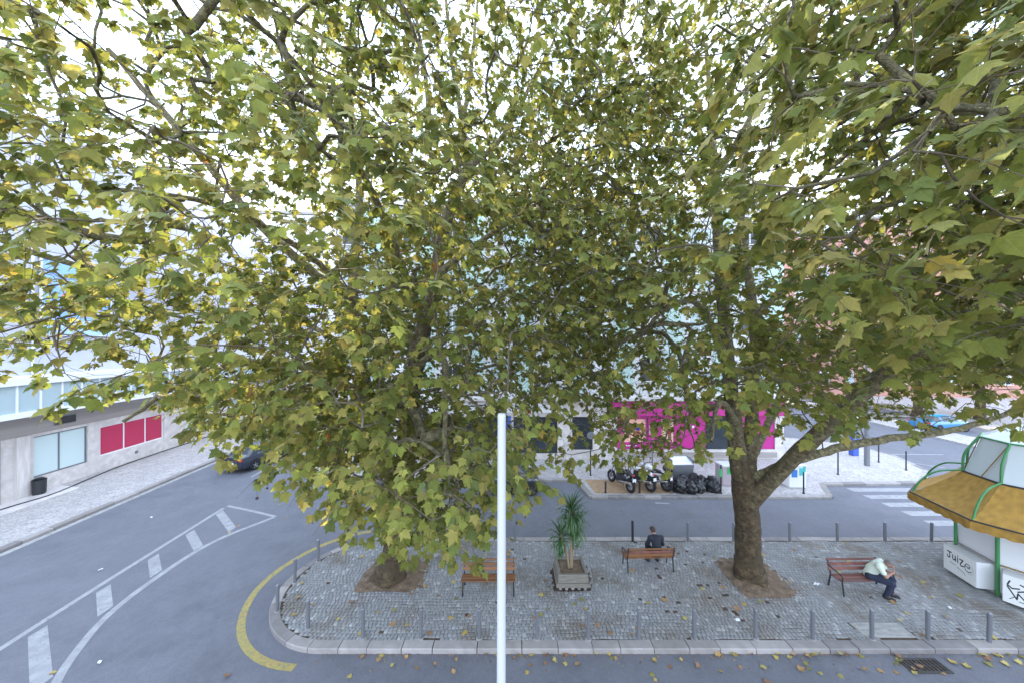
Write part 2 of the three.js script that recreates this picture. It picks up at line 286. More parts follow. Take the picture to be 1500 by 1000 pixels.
function windowPart(parent, [x0, x1, y0, y1], glass, frame, mull = [], sill = true, shutter = 0) {
  const w = part('window', frameGeo(x0, x1, y0, y1, -0.13, 0.07, 0.08, mull), frame, parent);
  part('pane', pane(x0 + 0.05, x1 - 0.05, y0 + 0.05, y1 - 0.05, -0.14), glass, w);
  if (sill) part('sill', box(x1 - x0 + 0.16, 0.06, 0.2, (x0 + x1) / 2, y0 - 0.032, 0.03), M.marble, w);
  if (shutter) part('shutter', box(x1 - x0 - 0.12, (y1 - y0) * shutter, 0.03, (x0 + x1) / 2, y1 - 0.07 - (y1 - y0) * shutter / 2, -0.095), M.white, w);
}
const rB = seeded(52);
{ // the mint and white apartment house with shops, across the street
  const b = thing('apartment_house', 'white and mint green apartment house with shops, across the road behind the plane trees', 'building', [0, 0, 23.2]);
  const floors = 4, bays = 9, bw = 30.5 / bays, holes = [], mints = [];
  for (let f = 0; f < floors; f++) for (let i = 0; i < bays; i++) { const x = -12 + i * bw, y = 4.6 + f * 3.1; holes.push([x + 0.35, x + 1.95, y + 0.75, y + 2.35]); mints.push([x + 2.02, x + 3.3, y + 0.06, y + 3.0]); }
  part('upper_wall', wallWithHoles(-12, 18.5, 4.2, 17.3, holes), M.plaster, b);
  holes.forEach((h, i) => windowPart(b, h, rB() > 0.5 ? M.glass : M.blueGlass, M.white, [(h[0] + h[1]) / 2], true, [0, 0, 0.25, 0.5, 0.9][Math.floor(rB() * 5)]));
  for (const [x0, x1, y0, y1] of mints) part('mint_panel', box(x1 - x0, y1 - y0, 0.05, (x0 + x1) / 2, (y0 + y1) / 2, 0.022), M.mint, b);
  for (let f = 1; f < floors; f++) part('floor_band', box(30.6, 0.16, 0.1, 3.25, 4.55 + f * 3.1, 0.03), M.plaster, b);
  part('core', box(30.3, 17.1, 50, 3.25, 8.55, -25.35), M.plaster, b);  // body extended far back to keep the right street in shade
  part('roof_parapet', box(30.9, 0.5, 50.7, 3.25, 17.55, -25.15), M.plaster, b);
  part('ledge', box(30.9, 0.16, 0.55, 3.25, 4.25, 0.15), M.marble, b);
  // ground floor
  const g0 = [[-11.2, -9.4, 0.65, 2.05], [-6.4, -3.4, 0.5, 3.0], [-3.1, -0.6, 0.5, 3.0], [0.1, 3.1, 0.5, 3.0], [4.1, 5.5, 0.75, 3.0], [7.15, 17.9, 0.78, 3.08]];
  part('ground_floor_wall', wallWithHoles(-12, 18.5, 0.1, 4.17, g0, 0.35), M.marble, b);
  part('plinth', box(11.0, 0.36, 0.06, 12.5, 0.42, 0.031), M.greyStone, b);
  for (const h of g0.slice(1, 4)) windowPart(b, h, M.glass, M.darkSteel, [(h[0] + h[1]) / 2], false);
  windowPart(b, g0[4], M.glass, M.darkSteel, [4.8], true);
  { // dark blue panel with two pale forked figures
    const cv = document.createElement('canvas'); cv.width = 256; cv.height = 200; const c = cv.getContext('2d'); c.fillStyle = '#52677f'; c.fillRect(0, 0, 256, 200); c.strokeStyle = '#dfe9f2'; c.lineWidth = 9; c.lineCap = 'round';
    for (const x of [78, 172]) { c.beginPath(); c.moveTo(x - 30, 96); c.lineTo(x, 140); c.lineTo(x + 30, 92); c.moveTo(x, 140); c.lineTo(x - 3, 196); c.moveTo(x - 12, 84); c.lineTo(x, 138); c.stroke(); }
    const t = new THREE.CanvasTexture(cv); t.colorSpace = THREE.SRGBColorSpace;
    const w = part('window', frameGeo(-11.2, -9.4, 0.65, 2.05, -0.13, 0.06, 0.08), M.darkSteel, b);
    part('window_print', new THREE.PlaneGeometry(1.72, 1.32).translate(-10.3, 1.35, -0.12), new THREE.MeshStandardMaterial({ map: t, roughness: 0.3 }), w);
  }
  part('shop_fascia', box(10.2, 0.62, 0.12, -1.6, 3.62, 0.061), M.white, b);
  part('blue_banner', box(0.45, 1.5, 0.06, -0.3, 2.35, 0.16), M.signBlue, b);
  part('blue_banner', box(0.62, 0.62, 0.06, -6.0, 3.1, 0.16), M.signBlue, b);
  // the magenta shop: fascia with lettering, tall printed panes with posters
  const fascia = part('shop_sign', rbox(11.7, 0.92, 0.3, 0.03, 12.55, 3.58, 0.16), M.magenta, b);
  const shopPanes = [[7.15, 9.2], [9.28, 11.0], [11.06, 13.2], [13.28, 15.4], [15.48, 17.9]];
  const poster = (kind) => { const cv = document.createElement('canvas'); cv.width = 256; cv.height = 288; const c = cv.getContext('2d'); c.fillStyle = '#f0b9a4'; c.fillRect(0, 0, 256, 288);
    if (kind === 0) { c.fillStyle = '#d8574c'; c.fillRect(26, 96, 70, 60); c.fillStyle = '#3c3aa0'; c.beginPath(); c.ellipse(160, 112, 62, 30, 0.2, 0, 7); c.fill(); c.fillStyle = '#2c2a2c'; c.fillRect(90, 190, 130, 14); c.fillStyle = '#b56a50'; c.beginPath(); c.ellipse(160, 176, 48, 34, 0, 0, 7); c.fill(); }
    else { c.fillStyle = '#d9b99c'; c.fillRect(20, 20, 110, 240); c.fillStyle = '#8a2c30'; c.fillRect(130, 130, 84, 60); c.fillStyle = '#74584a'; c.fillRect(136, 190, 80, 80); c.fillStyle = '#8b8f98'; c.fillRect(150, 30, 70, 60); }
    const t = new THREE.CanvasTexture(cv); t.colorSpace = THREE.SRGBColorSpace; return new THREE.MeshStandardMaterial({ map: t, roughness: 0.4 }); };
  shopPanes.forEach(([x0, x1], i) => {
    const w = part('shop_pane', pane(x0, x1, 0.8, 3.06, -0.08), i === 3 ? M.glass : M.magenta, b);
    if (i === 0 || i === 1) part('poster', new THREE.PlaneGeometry(i ? 0.8 : 1.5, 1.55).translate(i ? 10.6 : 8.35, 2.05, -0.062), poster(i), w);
    if (i === 0) { part('lettering_line', box(0.62, 0.05, 0.01, 8.2, 1.02, -0.066), M.white, w); part('lettering_dot', new THREE.CircleGeometry(0.06, 16).translate(7.8, 1.02, -0.062), M.white, w); }
    if (i === 2) part('letter', new THREE.RingGeometry(0.21, 0.36, 32, 1, 0.75, 4.8).translate(12.2, 2.55, -0.064), M.white, w);
  });
  // the one letter of the fascia that the leaves let through
  const A = new THREE.Shape([[-0.19, 0], [-0.1, 0], [-0.06, 0.12], [0.06, 0.12], [0.1, 0], [0.19, 0], [0.05, 0.46], [-0.05, 0.46]].map(([x, y]) => new THREE.Vector2(x, y))); A.holes.push(new THREE.Path([[-0.035, 0.2], [0.035, 0.2], [0, 0.34]].map(([x, y]) => new THREE.Vector2(x, y))));
  part('letter', new THREE.ExtrudeGeometry(A, { depth: 0.03, bevelEnabled: false }).translate(12.3, 3.5, 0.31), M.white, fascia);
}
{ // the long white building down the left street
  const b = thing('corner_building', 'long white building with a glazed band over its shop windows, beside the left pavement', 'building', [-24.6, 0, 10], 94 * Math.PI / 180);
  const wins = [[7.95, 10.4, 0.92, 3.1], [11.05, 15.2, 1.03, 2.85], [2.2, 6.0, 0.16, 3.2], [17, 20, 1.0, 2.9], [22, 26, 1.0, 2.9]];
  part('ground_floor_wall', wallWithHoles(-6, 40, 0.1, 4.4, wins, 0.35), M.marble, b);
  part('stone_band', box(30, 1.12, 0.05, 9, 3.82, 0.03), M.greyStone, b);
  windowPart(b, wins[0], M.frosted, M.steel, [9.1], false);
  windowPart(b, wins[1], M.crimson, M.white, [12.5, 13.9], false);
  windowPart(b, wins[3], M.frosted, M.steel, [18.5], false); windowPart(b, wins[4], M.blueGlass, M.white, [24], false);
  const door = part('door', frameGeo(2.2, 6.0, 0.16, 3.2, -0.2, 0.09, 0.1, [4.1]), M.darkSteel, b); part('pane', pane(2.25, 5.95, 0.2, 3.15, -0.22), M.glass, door);
  for (const [x, w] of [[6.35, 0.55], [7.45, 0.5]]) part('pilaster', box(w, 3.15, 0.14, x, 1.68, 0.072), x < 7 ? M.greyStone : M.marble, b);
  const vent = part('vent', frameGeo(8.75, 9.72, 3.5, 3.95, 0.08, 0.03, 0.05), M.steel, b); for (let i = 0; i < 7; i++) part('louvre', box(0.9, 0.035, 0.03, 9.235, 3.56 + i * 0.055, 0.075), M.darkSteel, vent);
  part('round_plate', new THREE.CylinderGeometry(0.11, 0.11, 0.03, 20).rotateX(Math.PI / 2).translate(13.2, 0.62, 0.016), M.steel, b);
  // glazed band that oversails the pavement
  part('band_slab', box(46, 0.26, 1.3, 17, 4.53, 0.65), M.white, b); part('band_roof', box(46, 0.36, 1.36, 17, 6.17, 0.65), M.white, b); part('band_back', box(46, 1.4, 0.1, 17, 5.32, 0.1), M.white, b);
  for (let i = 0; i < 40; i++) { const x = -5.9 + i * 0.875; part('band_mullion', box(0.07, 1.33, 0.09, x, 5.325, 1.19), M.white, b); part('band_pane', box(0.795, 1.33, 0.02, x + 0.4375, 5.325, 1.17), M.blueGlass, b); }
  part('upper_wall', box(46, 13.6, 9, 17, 13.15, -4.52), M.lilac, b); part('core', box(45.8, 4.2, 8.4, 17, 2.2, -4.6), M.greyStone, b);
  part('cladding_joint', box(0.1, 11.4, 0.04, 7.9, 12.1, 0.02), M.white, b);
  { const cv = document.createElement('canvas'); cv.width = 256; cv.height = 320; const c = cv.getContext('2d'); c.fillStyle = '#86b2ea'; c.fillRect(0, 0, 256, 320); c.fillStyle = '#e98a78'; c.beginPath(); c.moveTo(60, 150); c.lineTo(150, 60); c.lineTo(240, 110); c.lineTo(215, 200); c.lineTo(110, 225); c.fill(); c.fillStyle = '#a9cbf2'; c.fillRect(0, 250, 256, 70);
    const t = new THREE.CanvasTexture(cv); t.colorSpace = THREE.SRGBColorSpace; const m = part('billboard', box(3.4, 4.2, 0.12, 9.85, 10.5, 0.09), M.white, b); part('billboard_print', new THREE.PlaneGeometry(3.3, 4.1).translate(9.85, 10.5, 0.154), new THREE.MeshStandardMaterial({ map: t, roughness: 0.5 }), m); }
}
function plainBlock(name, label, pos, turn, w, h, d, cols, rows, wall, y0 = 1.2, grp) {
  const b = thing(name, label, 'building', pos, turn, grp), holes = [], cw = w / cols, rh = (h - y0) / rows;
  for (let r = 0; r < rows; r++) for (let c = 0; c < cols; c++) holes.push([-w / 2 + c * cw + cw * 0.28, -w / 2 + c * cw + cw * 0.72, y0 + r * rh + 0.8, y0 + r * rh + rh * 0.5 + 1.0]);
  part('wall', wallWithHoles(-w / 2, w / 2, 0, h, holes), wall, b); part('core', box(w - 0.1, h - 0.1, d, 0, h / 2 - 0.05, -d / 2 - 0.31), wall, b); part('roof', box(w + 0.5, 0.35, d + 0.8, 0, h + 0.18, -d / 2), M.concrete, b);
  for (const q of holes) windowPart(b, q, rB() > 0.4 ? M.glass : M.blueGlass, M.white, [(q[0] + q[1]) / 2], true, rB() * 0.6);
  return b;
}
plainBlock('pink_house', 'salmon pink apartment house with white windows, far down the right street', [55, 0, 50], -0.12, 40, 26, 12, 12, 8, M.pinkWall);
plainBlock('street_end_house', 'white apartment house closing the end of the left street', [-24, 0, 82], 0.05, 36, 24, 10, 10, 7, M.plaster);
plainBlock('sun_blocking_house', 'tall pale house added past the white corner building to block the low sun', [-29.5, 0, 64], 94 * Math.PI / 180, 26, 27, 10, 7, 8, M.plaster);  // added unseen house, stops low sun from reaching the road
plainBlock('side_street_house', 'pale house on the side street behind the magenta shop', [27, 0, 84], 0, 14, 23, 10, 4, 7, M.lilac);

// ================================================================ plane trees
// leaf: a five-lobed blade, slightly folded and drooping, about 1 long from stalk to tip
function leafGeo(fold, droop, twist) {
  const half = [[0.03, 0.05], [0.14, -0.03], [0.27, 0.03], [0.45, 0.06], [0.36, 0.19], [0.46, 0.33], [0.61, 0.50], [0.42, 0.50], [0.27, 0.53], [0.24, 0.69], [0.13, 0.80]];
  const out = [...half, [0, 1.02], ...half.map(([x, y]) => [-x, y]).reverse()], P = [], U = [];
  const z = (x, y) => -fold * Math.abs(x) - droop * (y - 0.25) * Math.abs(y - 0.25) + twist * x * y - (Math.abs(x) > 0.4 ? 0.06 : 0), c = [0, 0.26];
  for (let i = 0; i < out.length; i++) { const a = out[i], b = out[(i + 1) % out.length]; for (const [x, y] of [c, b, a]) { P.push(x, y, z(x, y)); U.push(x, y); } }
  for (const [x, y] of [[-0.012, -0.32], [0.012, -0.32], [0, 0.1]]) { P.push(x, y, 0.03); U.push(x, y); }   // the stalk
  const g = new THREE.BufferGeometry(); g.setAttribute('position', new THREE.BufferAttribute(new Float32Array(P), 3)); g.setAttribute('uv', new THREE.BufferAttribute(new Float32Array(U), 2));
  const m = mergeVertices(g, 1e-4); m.computeVertexNormals(); return m;
}
const leafGeos = [leafGeo(0.16, 0.28, 0.1), leafGeo(0.3, 0.45, -0.15), leafGeo(-0.12, 0.2, 0.2)];
const veins = (() => {   // pale ribs, blotches of yellowing and a browned rim, on the blade itself
  const n = 256, rib = [[0, 0.02, 0, 1.0], [0, 0.05, 0.6, 0.5], [0, 0.05, -0.6, 0.5], [0, 0.04, 0.44, 0.07], [0, 0.04, -0.44, 0.07]]; for (let k = 1; k < 6; k++) for (const s of [-1, 1]) rib.push([0, 0.12 + k * 0.13, s * 0.2, 0.24 + k * 0.14], [s * 0.1 * k, 0.05 + k * 0.075, s * (0.1 * k + 0.02), 0.22 + k * 0.085]);
  const t = tex(n, (u, v) => { const x = u * 1.3 - 0.65, y = v * 1.4 - 0.35; let d = 1; rib.forEach(([a, b, c, e], i) => { const dx = c - a, dy = e - b, s = Math.max(0, Math.min(1, ((x - a) * dx + (y - b) * dy) / (dx * dx + dy * dy))); d = Math.min(d, Math.hypot(x - a - dx * s, y - b - dy * s) + (i > 4 ? 0.006 : 0)); });
    const r = Math.max(0, 1 - d / 0.016), m = 0.86 + 0.05 * wrapNoise(u, v, 6) + 0.04 * wrapNoise(u, v, 26, nB), yel = Math.max(0, wrapNoise(u, v, 4, nB)) * 0.10; return [m + yel + 0.12 * r, m + yel * 0.6 + 0.12 * r, m - yel * 0.6 + 0.05 * r]; }, true, 1);
  t.repeat.set(1 / 1.3, 1 / 1.4); t.offset.set(0.5, 0.25); return t; })();
const leafOpt = { map: veins, roughness: 0.9, transmission: 0.46, thickness: 0, side: THREE.DoubleSide, specularIntensity: 0.35 };
const leafMat = new THREE.MeshPhysicalMaterial({ color: rgb(1, 1, 1), ...leafOpt, roughness: 0.92 });
const LEAF_TONES = [[0.150, 0.185, 0.050], [0.120, 0.158, 0.040], [0.185, 0.205, 0.062], [0.215, 0.215, 0.075], [0.105, 0.150, 0.050], [0.165, 0.175, 0.055], [0.250, 0.235, 0.080], [0.30, 0.25, 0.065], [0.27, 0.125, 0.045], [0.125, 0.165, 0.075]];
for (const c of LEAF_TONES) { c[0] *= 2.0; c[1] *= 1.76; c[2] *= 1.38; }
const LEAF_ODDS = [0.24, 0.20, 0.18, 0.11, 0.09, 0.08, 0.045, 0.025, 0.012, 0.018];
const toneMats = LEAF_TONES.map((c) => new THREE.MeshPhysicalMaterial({ color: rgb(...c), ...leafOpt, roughness: 0.9 }));
function pickTone(r) { for (let i = 0; i < LEAF_ODDS.length; i++) { r -= LEAF_ODDS[i]; if (r < 0) return i; } return 0; }

// the underside of the crowns as a surface over the square: high on the house side where the boughs are pruned back, low skirts over the island, lifted again over the far carriageway
const UNDER_X = [-16, -12, -8, -5, -3, -1, 1, 4, 8, 12, 16, 20], UNDER_Z = [2.5, 4, 6, 8.5, 11.5, 15, 19];
const UNDER = [
  [8.0, 8.0, 8.0, 7.9, 7.4, 7.6, 7.7, 7.5, 7.4, 7.4, 7.4, 7.4], [8.0, 8.0, 8.0, 7.5, 6.7, 6.0, 7.2, 6.8, 7.0, 7.0, 7.0, 7.0], [8.0, 8.0, 7.6, 6.3, 4.9, 3.8, 5.8, 6.0, 7.6, 7.5, 6.9, 6.6],
  [7.8, 7.0, 6.0, 4.9, 3.9, 3.4, 4.8, 5.2, 6.5, 6.5, 6.0, 6.0], [6.6, 5.4, 4.8, 4.1, 3.7, 3.5, 4.0, 4.5, 4.2, 4.8, 4.7, 4.8], [5.6, 5.4, 5, 4.6, 4.6, 4.8, 5, 5.3, 5.3, 5.2, 5, 5], [5.6, 5.5, 5.5, 5.5, 5.5, 5.5, 5.5, 5.6, 5.6, 5.6, 5.6, 5.6]];
function underside(p) {
  const cell = (L, v) => { let i = 0; while (i < L.length - 2 && L[i + 1] < v) i++; return [i, Math.max(0, Math.min(1, (v - L[i]) / (L[i + 1] - L[i])))]; }, [i, f] = cell(UNDER_X, p.x), [j, g] = cell(UNDER_Z, -p.z);
  return (UNDER[j][i] * (1 - f) + UNDER[j][i + 1] * f) * (1 - g) + (UNDER[j + 1][i] * (1 - f) + UNDER[j + 1][i + 1] * f) * g;
}
class Skin {   // gathers tapering round limbs into one geometry
  constructor() { this.p = []; this.n = []; this.u = []; this.c = []; this.i = []; }
  limb(pts, radii, sides, tone, lobes = 0, seed = 0) {
    const N = pts.length, base = this.p.length / 3, t = new THREE.Vector3(), x = new THREE.Vector3(), y = new THREE.Vector3(), ref = new THREE.Vector3(0.3, 0.1, 1).normalize(); let run = 0;
    for (let k = 0; k < N; k++) {
      t.subVectors(pts[Math.min(N - 1, k + 1)], pts[Math.max(0, k - 1)]).normalize(); x.crossVectors(ref, t).normalize(); y.crossVectors(t, x);
      if (k) run += pts[k].distanceTo(pts[k - 1]);
      for (let s = 0; s <= sides; s++) {
        const a = s / sides * Math.PI * 2, cx = Math.cos(a), cy = Math.sin(a); let r = radii[k];
        if (lobes) { const fl = Math.max(0, 1 - run / 1.1); r *= 1 + fl * fl * (0.22 + 0.28 * Math.max(0, Math.sin(a * 4 + seed))) + 0.05 * nA(cx * 1.5 + seed, cy * 1.5, run * 1.2) + 0.03 * nB(cx * 4, cy * 4 + seed, run * 3); }
        this.p.push(pts[k].x + (x.x * cx + y.x * cy) * r, pts[k].y + (x.y * cx + y.y * cy) * r, pts[k].z + (x.z * cx + y.z * cy) * r);
        this.n.push(x.x * cx + y.x * cy, x.y * cx + y.y * cy, x.z * cx + y.z * cy); this.u.push(s / sides * Math.max(0.25, Math.round(radii[0] * 8) / 2), run); this.c.push(...tone(pts[k], radii[k], a, run));
      }
    }
    for (let k = 0; k < N - 1; k++) for (let s = 0; s < sides; s++) { const a = base + k * (sides + 1) + s, b = a + 1, c = a + sides + 1, d = c + 1; this.i.push(a, b, c, b, d, c); }
  }
  build(smooth) {
    const g = new THREE.BufferGeometry(); g.setAttribute('position', new THREE.Float32BufferAttribute(this.p, 3)); g.setAttribute('uv', new THREE.Float32BufferAttribute(this.u, 2)); g.setAttribute('color', new THREE.Float32BufferAttribute(this.c, 3)); g.setIndex(this.i);
    if (smooth) g.computeVertexNormals(); else g.setAttribute('normal', new THREE.Float32BufferAttribute(this.n, 3));
    return g;
  }
}
const barkTone = (p, r, a, run) => {   // brown, scaly foot; olive-grey stem; pale upper limbs, all in irregular patches of bark
  const q = nA(p.x * 0.9 + Math.cos(a), p.y * 0.55, p.z * 0.9 + Math.sin(a)) + 0.5 * nB(p.x * 3 + Math.cos(a) * 2, p.y * 1.6, Math.sin(a) * 2);
  const old = Math.max(0, Math.min(1, (r - 0.1) / 0.22 + q * 0.35)), A = [0.62, 0.60, 0.47], B = [0.21, 0.16, 0.115];
  return A.map((v, i) => (v + (B[i] - v) * old) * (1 + 0.12 * q));
};
let treeSeed = 900;
function planeTree({ label, group, base, limbs, env, tips, leavesPer = 10, single = 300, size = 0.87, lean = 0.62, reach = 1, warm = 0, fruit = 0, masked = true }) {
  const rnd = seeded(treeSeed += 17), tree = thing('plane_tree', label, 'tree', base, 0, group), org = V(...base), nodes = [], inv = (p) => p.clone().sub(org);
  const R = () => rnd() * 2 - 1;
  const gridSize = 0.9, grid = new Map(), key = (p) => Math.floor(p.x / gridSize) + ',' + Math.floor(p.y / gridSize) + ',' + Math.floor(p.z / gridSize);
  const addNode = (p, parent, dir) => { const id = nodes.length; nodes.push({ p, parent, dir, tips: 0 }); const k = key(p); if (!grid.has(k)) grid.set(k, []); grid.get(k).push(id); return id; };
  // trunk and main limbs, given by hand as [X, Y, Z, radius]
  limbs.forEach((L, li) => {
    const curve = new THREE.CatmullRomCurve3(L.map(([x, y, z]) => V(x, y, z)), false, 'centripetal'), n = Math.max(6, Math.round(curve.getLength() / 0.22)), pts = [], rad = [];
    for (let i = 0; i <= n; i++) { const t = i / n, s = t * (L.length - 1), k = Math.min(L.length - 2, Math.floor(s)), p = curve.getPoint(t); if (i > 2 && i < n) p.add(pt(R(), R(), R()).multiplyScalar(0.018)); pts.push(p); rad.push(L[k][3] + (L[k + 1][3] - L[k][3]) * (s - k)); }
    let last = -1; pts.forEach((p, i) => { if (p.y > 2.4) last = addNode(p, last, i ? p.clone().sub(pts[i - 1]).normalize() : pt(0, 1, 0)); });
    const sk = new Skin(); sk.limb(pts.map(inv), rad, L[0][3] > 0.3 ? 28 : 14, (p, r, a, run) => barkTone(p.clone().add(org), r, a, run), li === 0 ? 1 : 0.001, base[0]);
    part(li === 0 ? 'trunk' : 'limb', sk.build(true), M.bark, tree);
  });
  const limbCount = nodes.length;
  // where the twigs end: scattered through the crown, thin near the stems, thick towards the outside
  const pts = [], vol = env.map(([, , , a, b, c, w = 1]) => a * b * c * w), total = vol.reduce((a, b) => a + b, 0), n3 = createNoise3D(seeded(treeSeed)); let guard = 0;
  while (pts.length < tips && guard++ < tips * 60) {
    let q = rnd() * total, e = 0; while (q > vol[e] && e < env.length - 1) q -= vol[e++];
    const [cx, cy, cz, a, b, c] = env[e]; let x, y, z, r2; do { x = R(); y = R(); z = R(); r2 = x * x + y * y + z * z; } while (r2 > 1);
    if (rnd() > 0.16 + 0.84 * Math.min(1, Math.pow(r2, 0.75) * 1.25)) continue;
    const p = V(cx + x * a, cy + y * b, cz + z * c); if (p.y < 3.3) continue;
    if (n3(p.x * 0.42, p.y * 0.5, p.z * 0.42) < -0.42 + 0.25 * rnd()) continue;      // boughs leave gaps between them
    if (p.distanceTo(camera.position) < 2.3 || -p.z < 0.9 || (masked && -p.z > 21.8)) continue;
    if (masked) {
      if (p.y < underside(p) + 0.2 + 0.5 * n3(p.x * 0.55 + 7, 3, p.z * 0.55)) continue;
      if (rnd() > (p.y > 15.8 ? 0.6 : 1) * (p.x < -5.2 ? Math.max(0.16, 1 + (p.x + 5.2) * 0.2) : 1)) continue;     // tops thinned to let more light in; thin outer boughs towards the open street
      let near2 = 9; for (let i = 0; i < limbCount; i += 2) near2 = Math.min(near2, nodes[i].p.distanceToSquared(p)); if (near2 < (p.y < 9.5 ? 0.85 : 0.4) && rnd() < 0.85) continue;   // old wood is bare
    }
    pts.push(p);
  }
  const near = (p, limit) => { let best = -1, bd = 1e9; const gx = Math.floor(p.x / gridSize), gy = Math.floor(p.y / gridSize), gz = Math.floor(p.z / gridSize);
    for (let ring = 0; ring < 14; ring++) { if (best >= 0 && (ring - 1) * gridSize > bd) break; for (let i = -ring; i <= ring; i++) for (let j = -ring; j <= ring; j++) for (let k = -ring; k <= ring; k++) { if (Math.max(Math.abs(i), Math.abs(j), Math.abs(k)) !== ring) continue; const cell = grid.get((gx + i) + ',' + (gy + j) + ',' + (gz + k)); if (!cell) continue; for (const id of cell) { const nd = nodes[id]; let d = nd.p.distanceTo(p); const up = p.y - nd.p.y; d *= 1 + 0.25 * Math.max(0, -up) / (d + 0.1) + (id < limbCount ? 0.1 : 0); const al = nd.dir.dot(p.clone().sub(nd.p).normalize()); d *= 1.25 - 0.3 * al; if (d < bd) { bd = d; best = id; } } } }
    return best; };
  const stem = pts.map((p) => { let d = 1e9; for (let i = 0; i < limbCount; i += 2) d = Math.min(d, nodes[i].p.distanceToSquared(p)); return d; });
  const order = pts.map((_, i) => i).sort((a, b) => stem[a] - stem[b]), paths = [], ends = [];
  for (const i of order) {
    const p = pts[i], at = near(p); if (at < 0) continue; const from = nodes[at], d = from.p.distanceTo(p), n = Math.max(1, Math.ceil(d / 0.42));
    const ctrl = from.p.clone().addScaledVector(from.dir, d * 0.42).add(pt(R() * 0.08 * d, d * 0.06, R() * 0.08 * d)), ids = [at]; let last = at;
    for (let k = 1; k <= n; k++) { const t = k / n, u = 1 - t, q = from.p.clone().multiplyScalar(u * u).addScaledVector(ctrl, 2 * u * t).addScaledVector(p, t * t); if (k < n) q.add(pt(R(), R(), R()).multiplyScalar(0.035)); last = addNode(q, last, q.clone().sub(nodes[last].p).normalize()); ids.push(last); }
    paths.push(ids); ends.push(last);
  }
  for (const e of ends) for (let k = e; k >= 0; k = nodes[k].parent) nodes[k].tips++;
  const radius = (id) => Math.min(0.16, 0.0042 * Math.pow(Math.max(1, nodes[id].tips), 0.52));
  const thick = new Skin(), thin = new Skin();
  for (const ids of paths) {
    const rad = ids.map((id, k) => k ? radius(id) : Math.min(radius(ids[1]) * 1.15, id < limbCount ? 1 : radius(id)));
    (rad[1] > 0.016 ? thick : thin).limb(ids.map((id) => inv(nodes[id].p)), rad, rad[1] > 0.03 ? 8 : rad[1] > 0.012 ? 5 : 3, (p, r, a, run) => r > 0.016 ? barkTone(p.clone().add(org), r, a, run).map((v) => v * 0.75) : [0.24, 0.19, 0.13]);
  }
  // leafy shoots, hanging a little from the twig ends
  const leaves = [], q4 = new THREE.Quaternion(), m4 = new THREE.Matrix4(), X = new THREE.Vector3(), Y = new THREE.Vector3(), Zv = new THREE.Vector3(), fruits = [];
  for (const e of ends) {
    const nd = nodes[e], len = (0.35 + 0.45 * rnd()) * reach, side = pt(R(), 0, R()).normalize(), shoot = [nd.p.clone()]; let d = nd.dir.clone().multiplyScalar(0.6).addScaledVector(side, 0.5).normalize();
    for (let k = 0; k < 3; k++) { d.y -= 0.28 * rnd() + 0.12; d.normalize(); shoot.push(shoot[k].clone().addScaledVector(d, len / 3)); }
    thin.limb(shoot.map(inv), [0.0042, 0.0036, 0.003, 0.0022], 3, () => [0.24, 0.19, 0.13]);
    const n = Math.round(leavesPer * (0.7 + 0.6 * rnd())), bough = n3(nd.p.x * 0.7, nd.p.y * 0.7, nd.p.z * 0.7);
    for (let k = 0; k < n; k++) {
      const s = Math.pow(rnd(), 0.7) * 3, i = Math.min(2, Math.floor(s)), at = shoot[i].clone().lerp(shoot[i + 1], s - i); if (rnd() < 0.25) at.lerp(nodes[nd.parent].p, 0.6 * rnd());
      const out = at.clone().sub(org); out.y = 0; out.normalize();
      Y.copy(d).multiplyScalar(0.35).addScaledVector(out, 0.25).add(pt(R() * 0.95, -0.42 + R() * 0.5, R() * 0.95)).normalize();
      Zv.set(R() * lean, 0.75, R() * lean).addScaledVector(out, 0.45).normalize(); X.crossVectors(Y, Zv).normalize(); Zv.crossVectors(X, Y);
      const sz = (0.105 + 0.10 * Math.pow(rnd(), 0.8)) * size, c = at.addScaledVector(Y, sz * 0.3);
      if (masked && c.y < underside(c) - 0.35) continue;
      if (c.distanceTo(camera.position) < 2.1 || (masked && -c.z > 22.6)) continue;
      const far = c.clone().addScaledVector(Y, sz * 0.5).sub(camera.position), Z = -far.z, seen = Z > 0.5 && Math.abs(far.x) < 1.45 * Z && Math.abs(far.y) < 0.95 * Z ? sz / Z : 0;
      const tone = pickTone(Math.min(0.999, rnd() * (0.9 + 0.12 * bough + warm * 0.1))), v = 0.62 + 0.72 * rnd() + 0.12 * bough;
      m4.makeBasis(X, Y, Zv).setPosition(inv(c)).scale(pt(sz * (0.9 + 0.2 * rnd()), sz, sz)); leaves.push({ m: m4.clone(), tone, v, seen, g: Math.floor(rnd() * 3) });
    }
    if (rnd() < fruit) { const b = shoot[3].clone(); b.y -= 0.12 + 0.1 * rnd(); fruits.push(b); thin.limb([inv(shoot[3]), inv(b)], [0.0022, 0.0016], 3, () => [0.2, 0.16, 0.11]); }
  }
  part('branches', thick.build(false), M.bark, tree).userData.kind = 'stuff';
  part('twigs', thin.build(false), new THREE.MeshStandardMaterial({ vertexColors: true, roughness: 0.9, color: rgb(0.55, 0.55, 0.55) }), tree).userData.kind = 'stuff';
  leaves.sort((a, b) => b.seen - a.seen);
  for (const l of leaves.slice(0, single)) { const m = part('leaf', leafGeos[l.g], toneMats[l.tone], tree); l.m.decompose(m.position, m.quaternion, m.scale); }
  const col = new THREE.Color();
  for (let g = 0; g < 3; g++) {
    const set = leaves.slice(single).filter((l) => l.g === g), im = new THREE.InstancedMesh(leafGeos[g], leafMat, set.length); im.name = 'crown'; im.userData.kind = 'stuff'; tree.add(im);
    set.forEach((l, i) => { im.setMatrixAt(i, l.m); const c = LEAF_TONES[l.tone]; im.setColorAt(i, col.setRGB(c[0] * l.v * (1 + 0.1 * warm), c[1] * l.v, c[2] * l.v)); });
  }
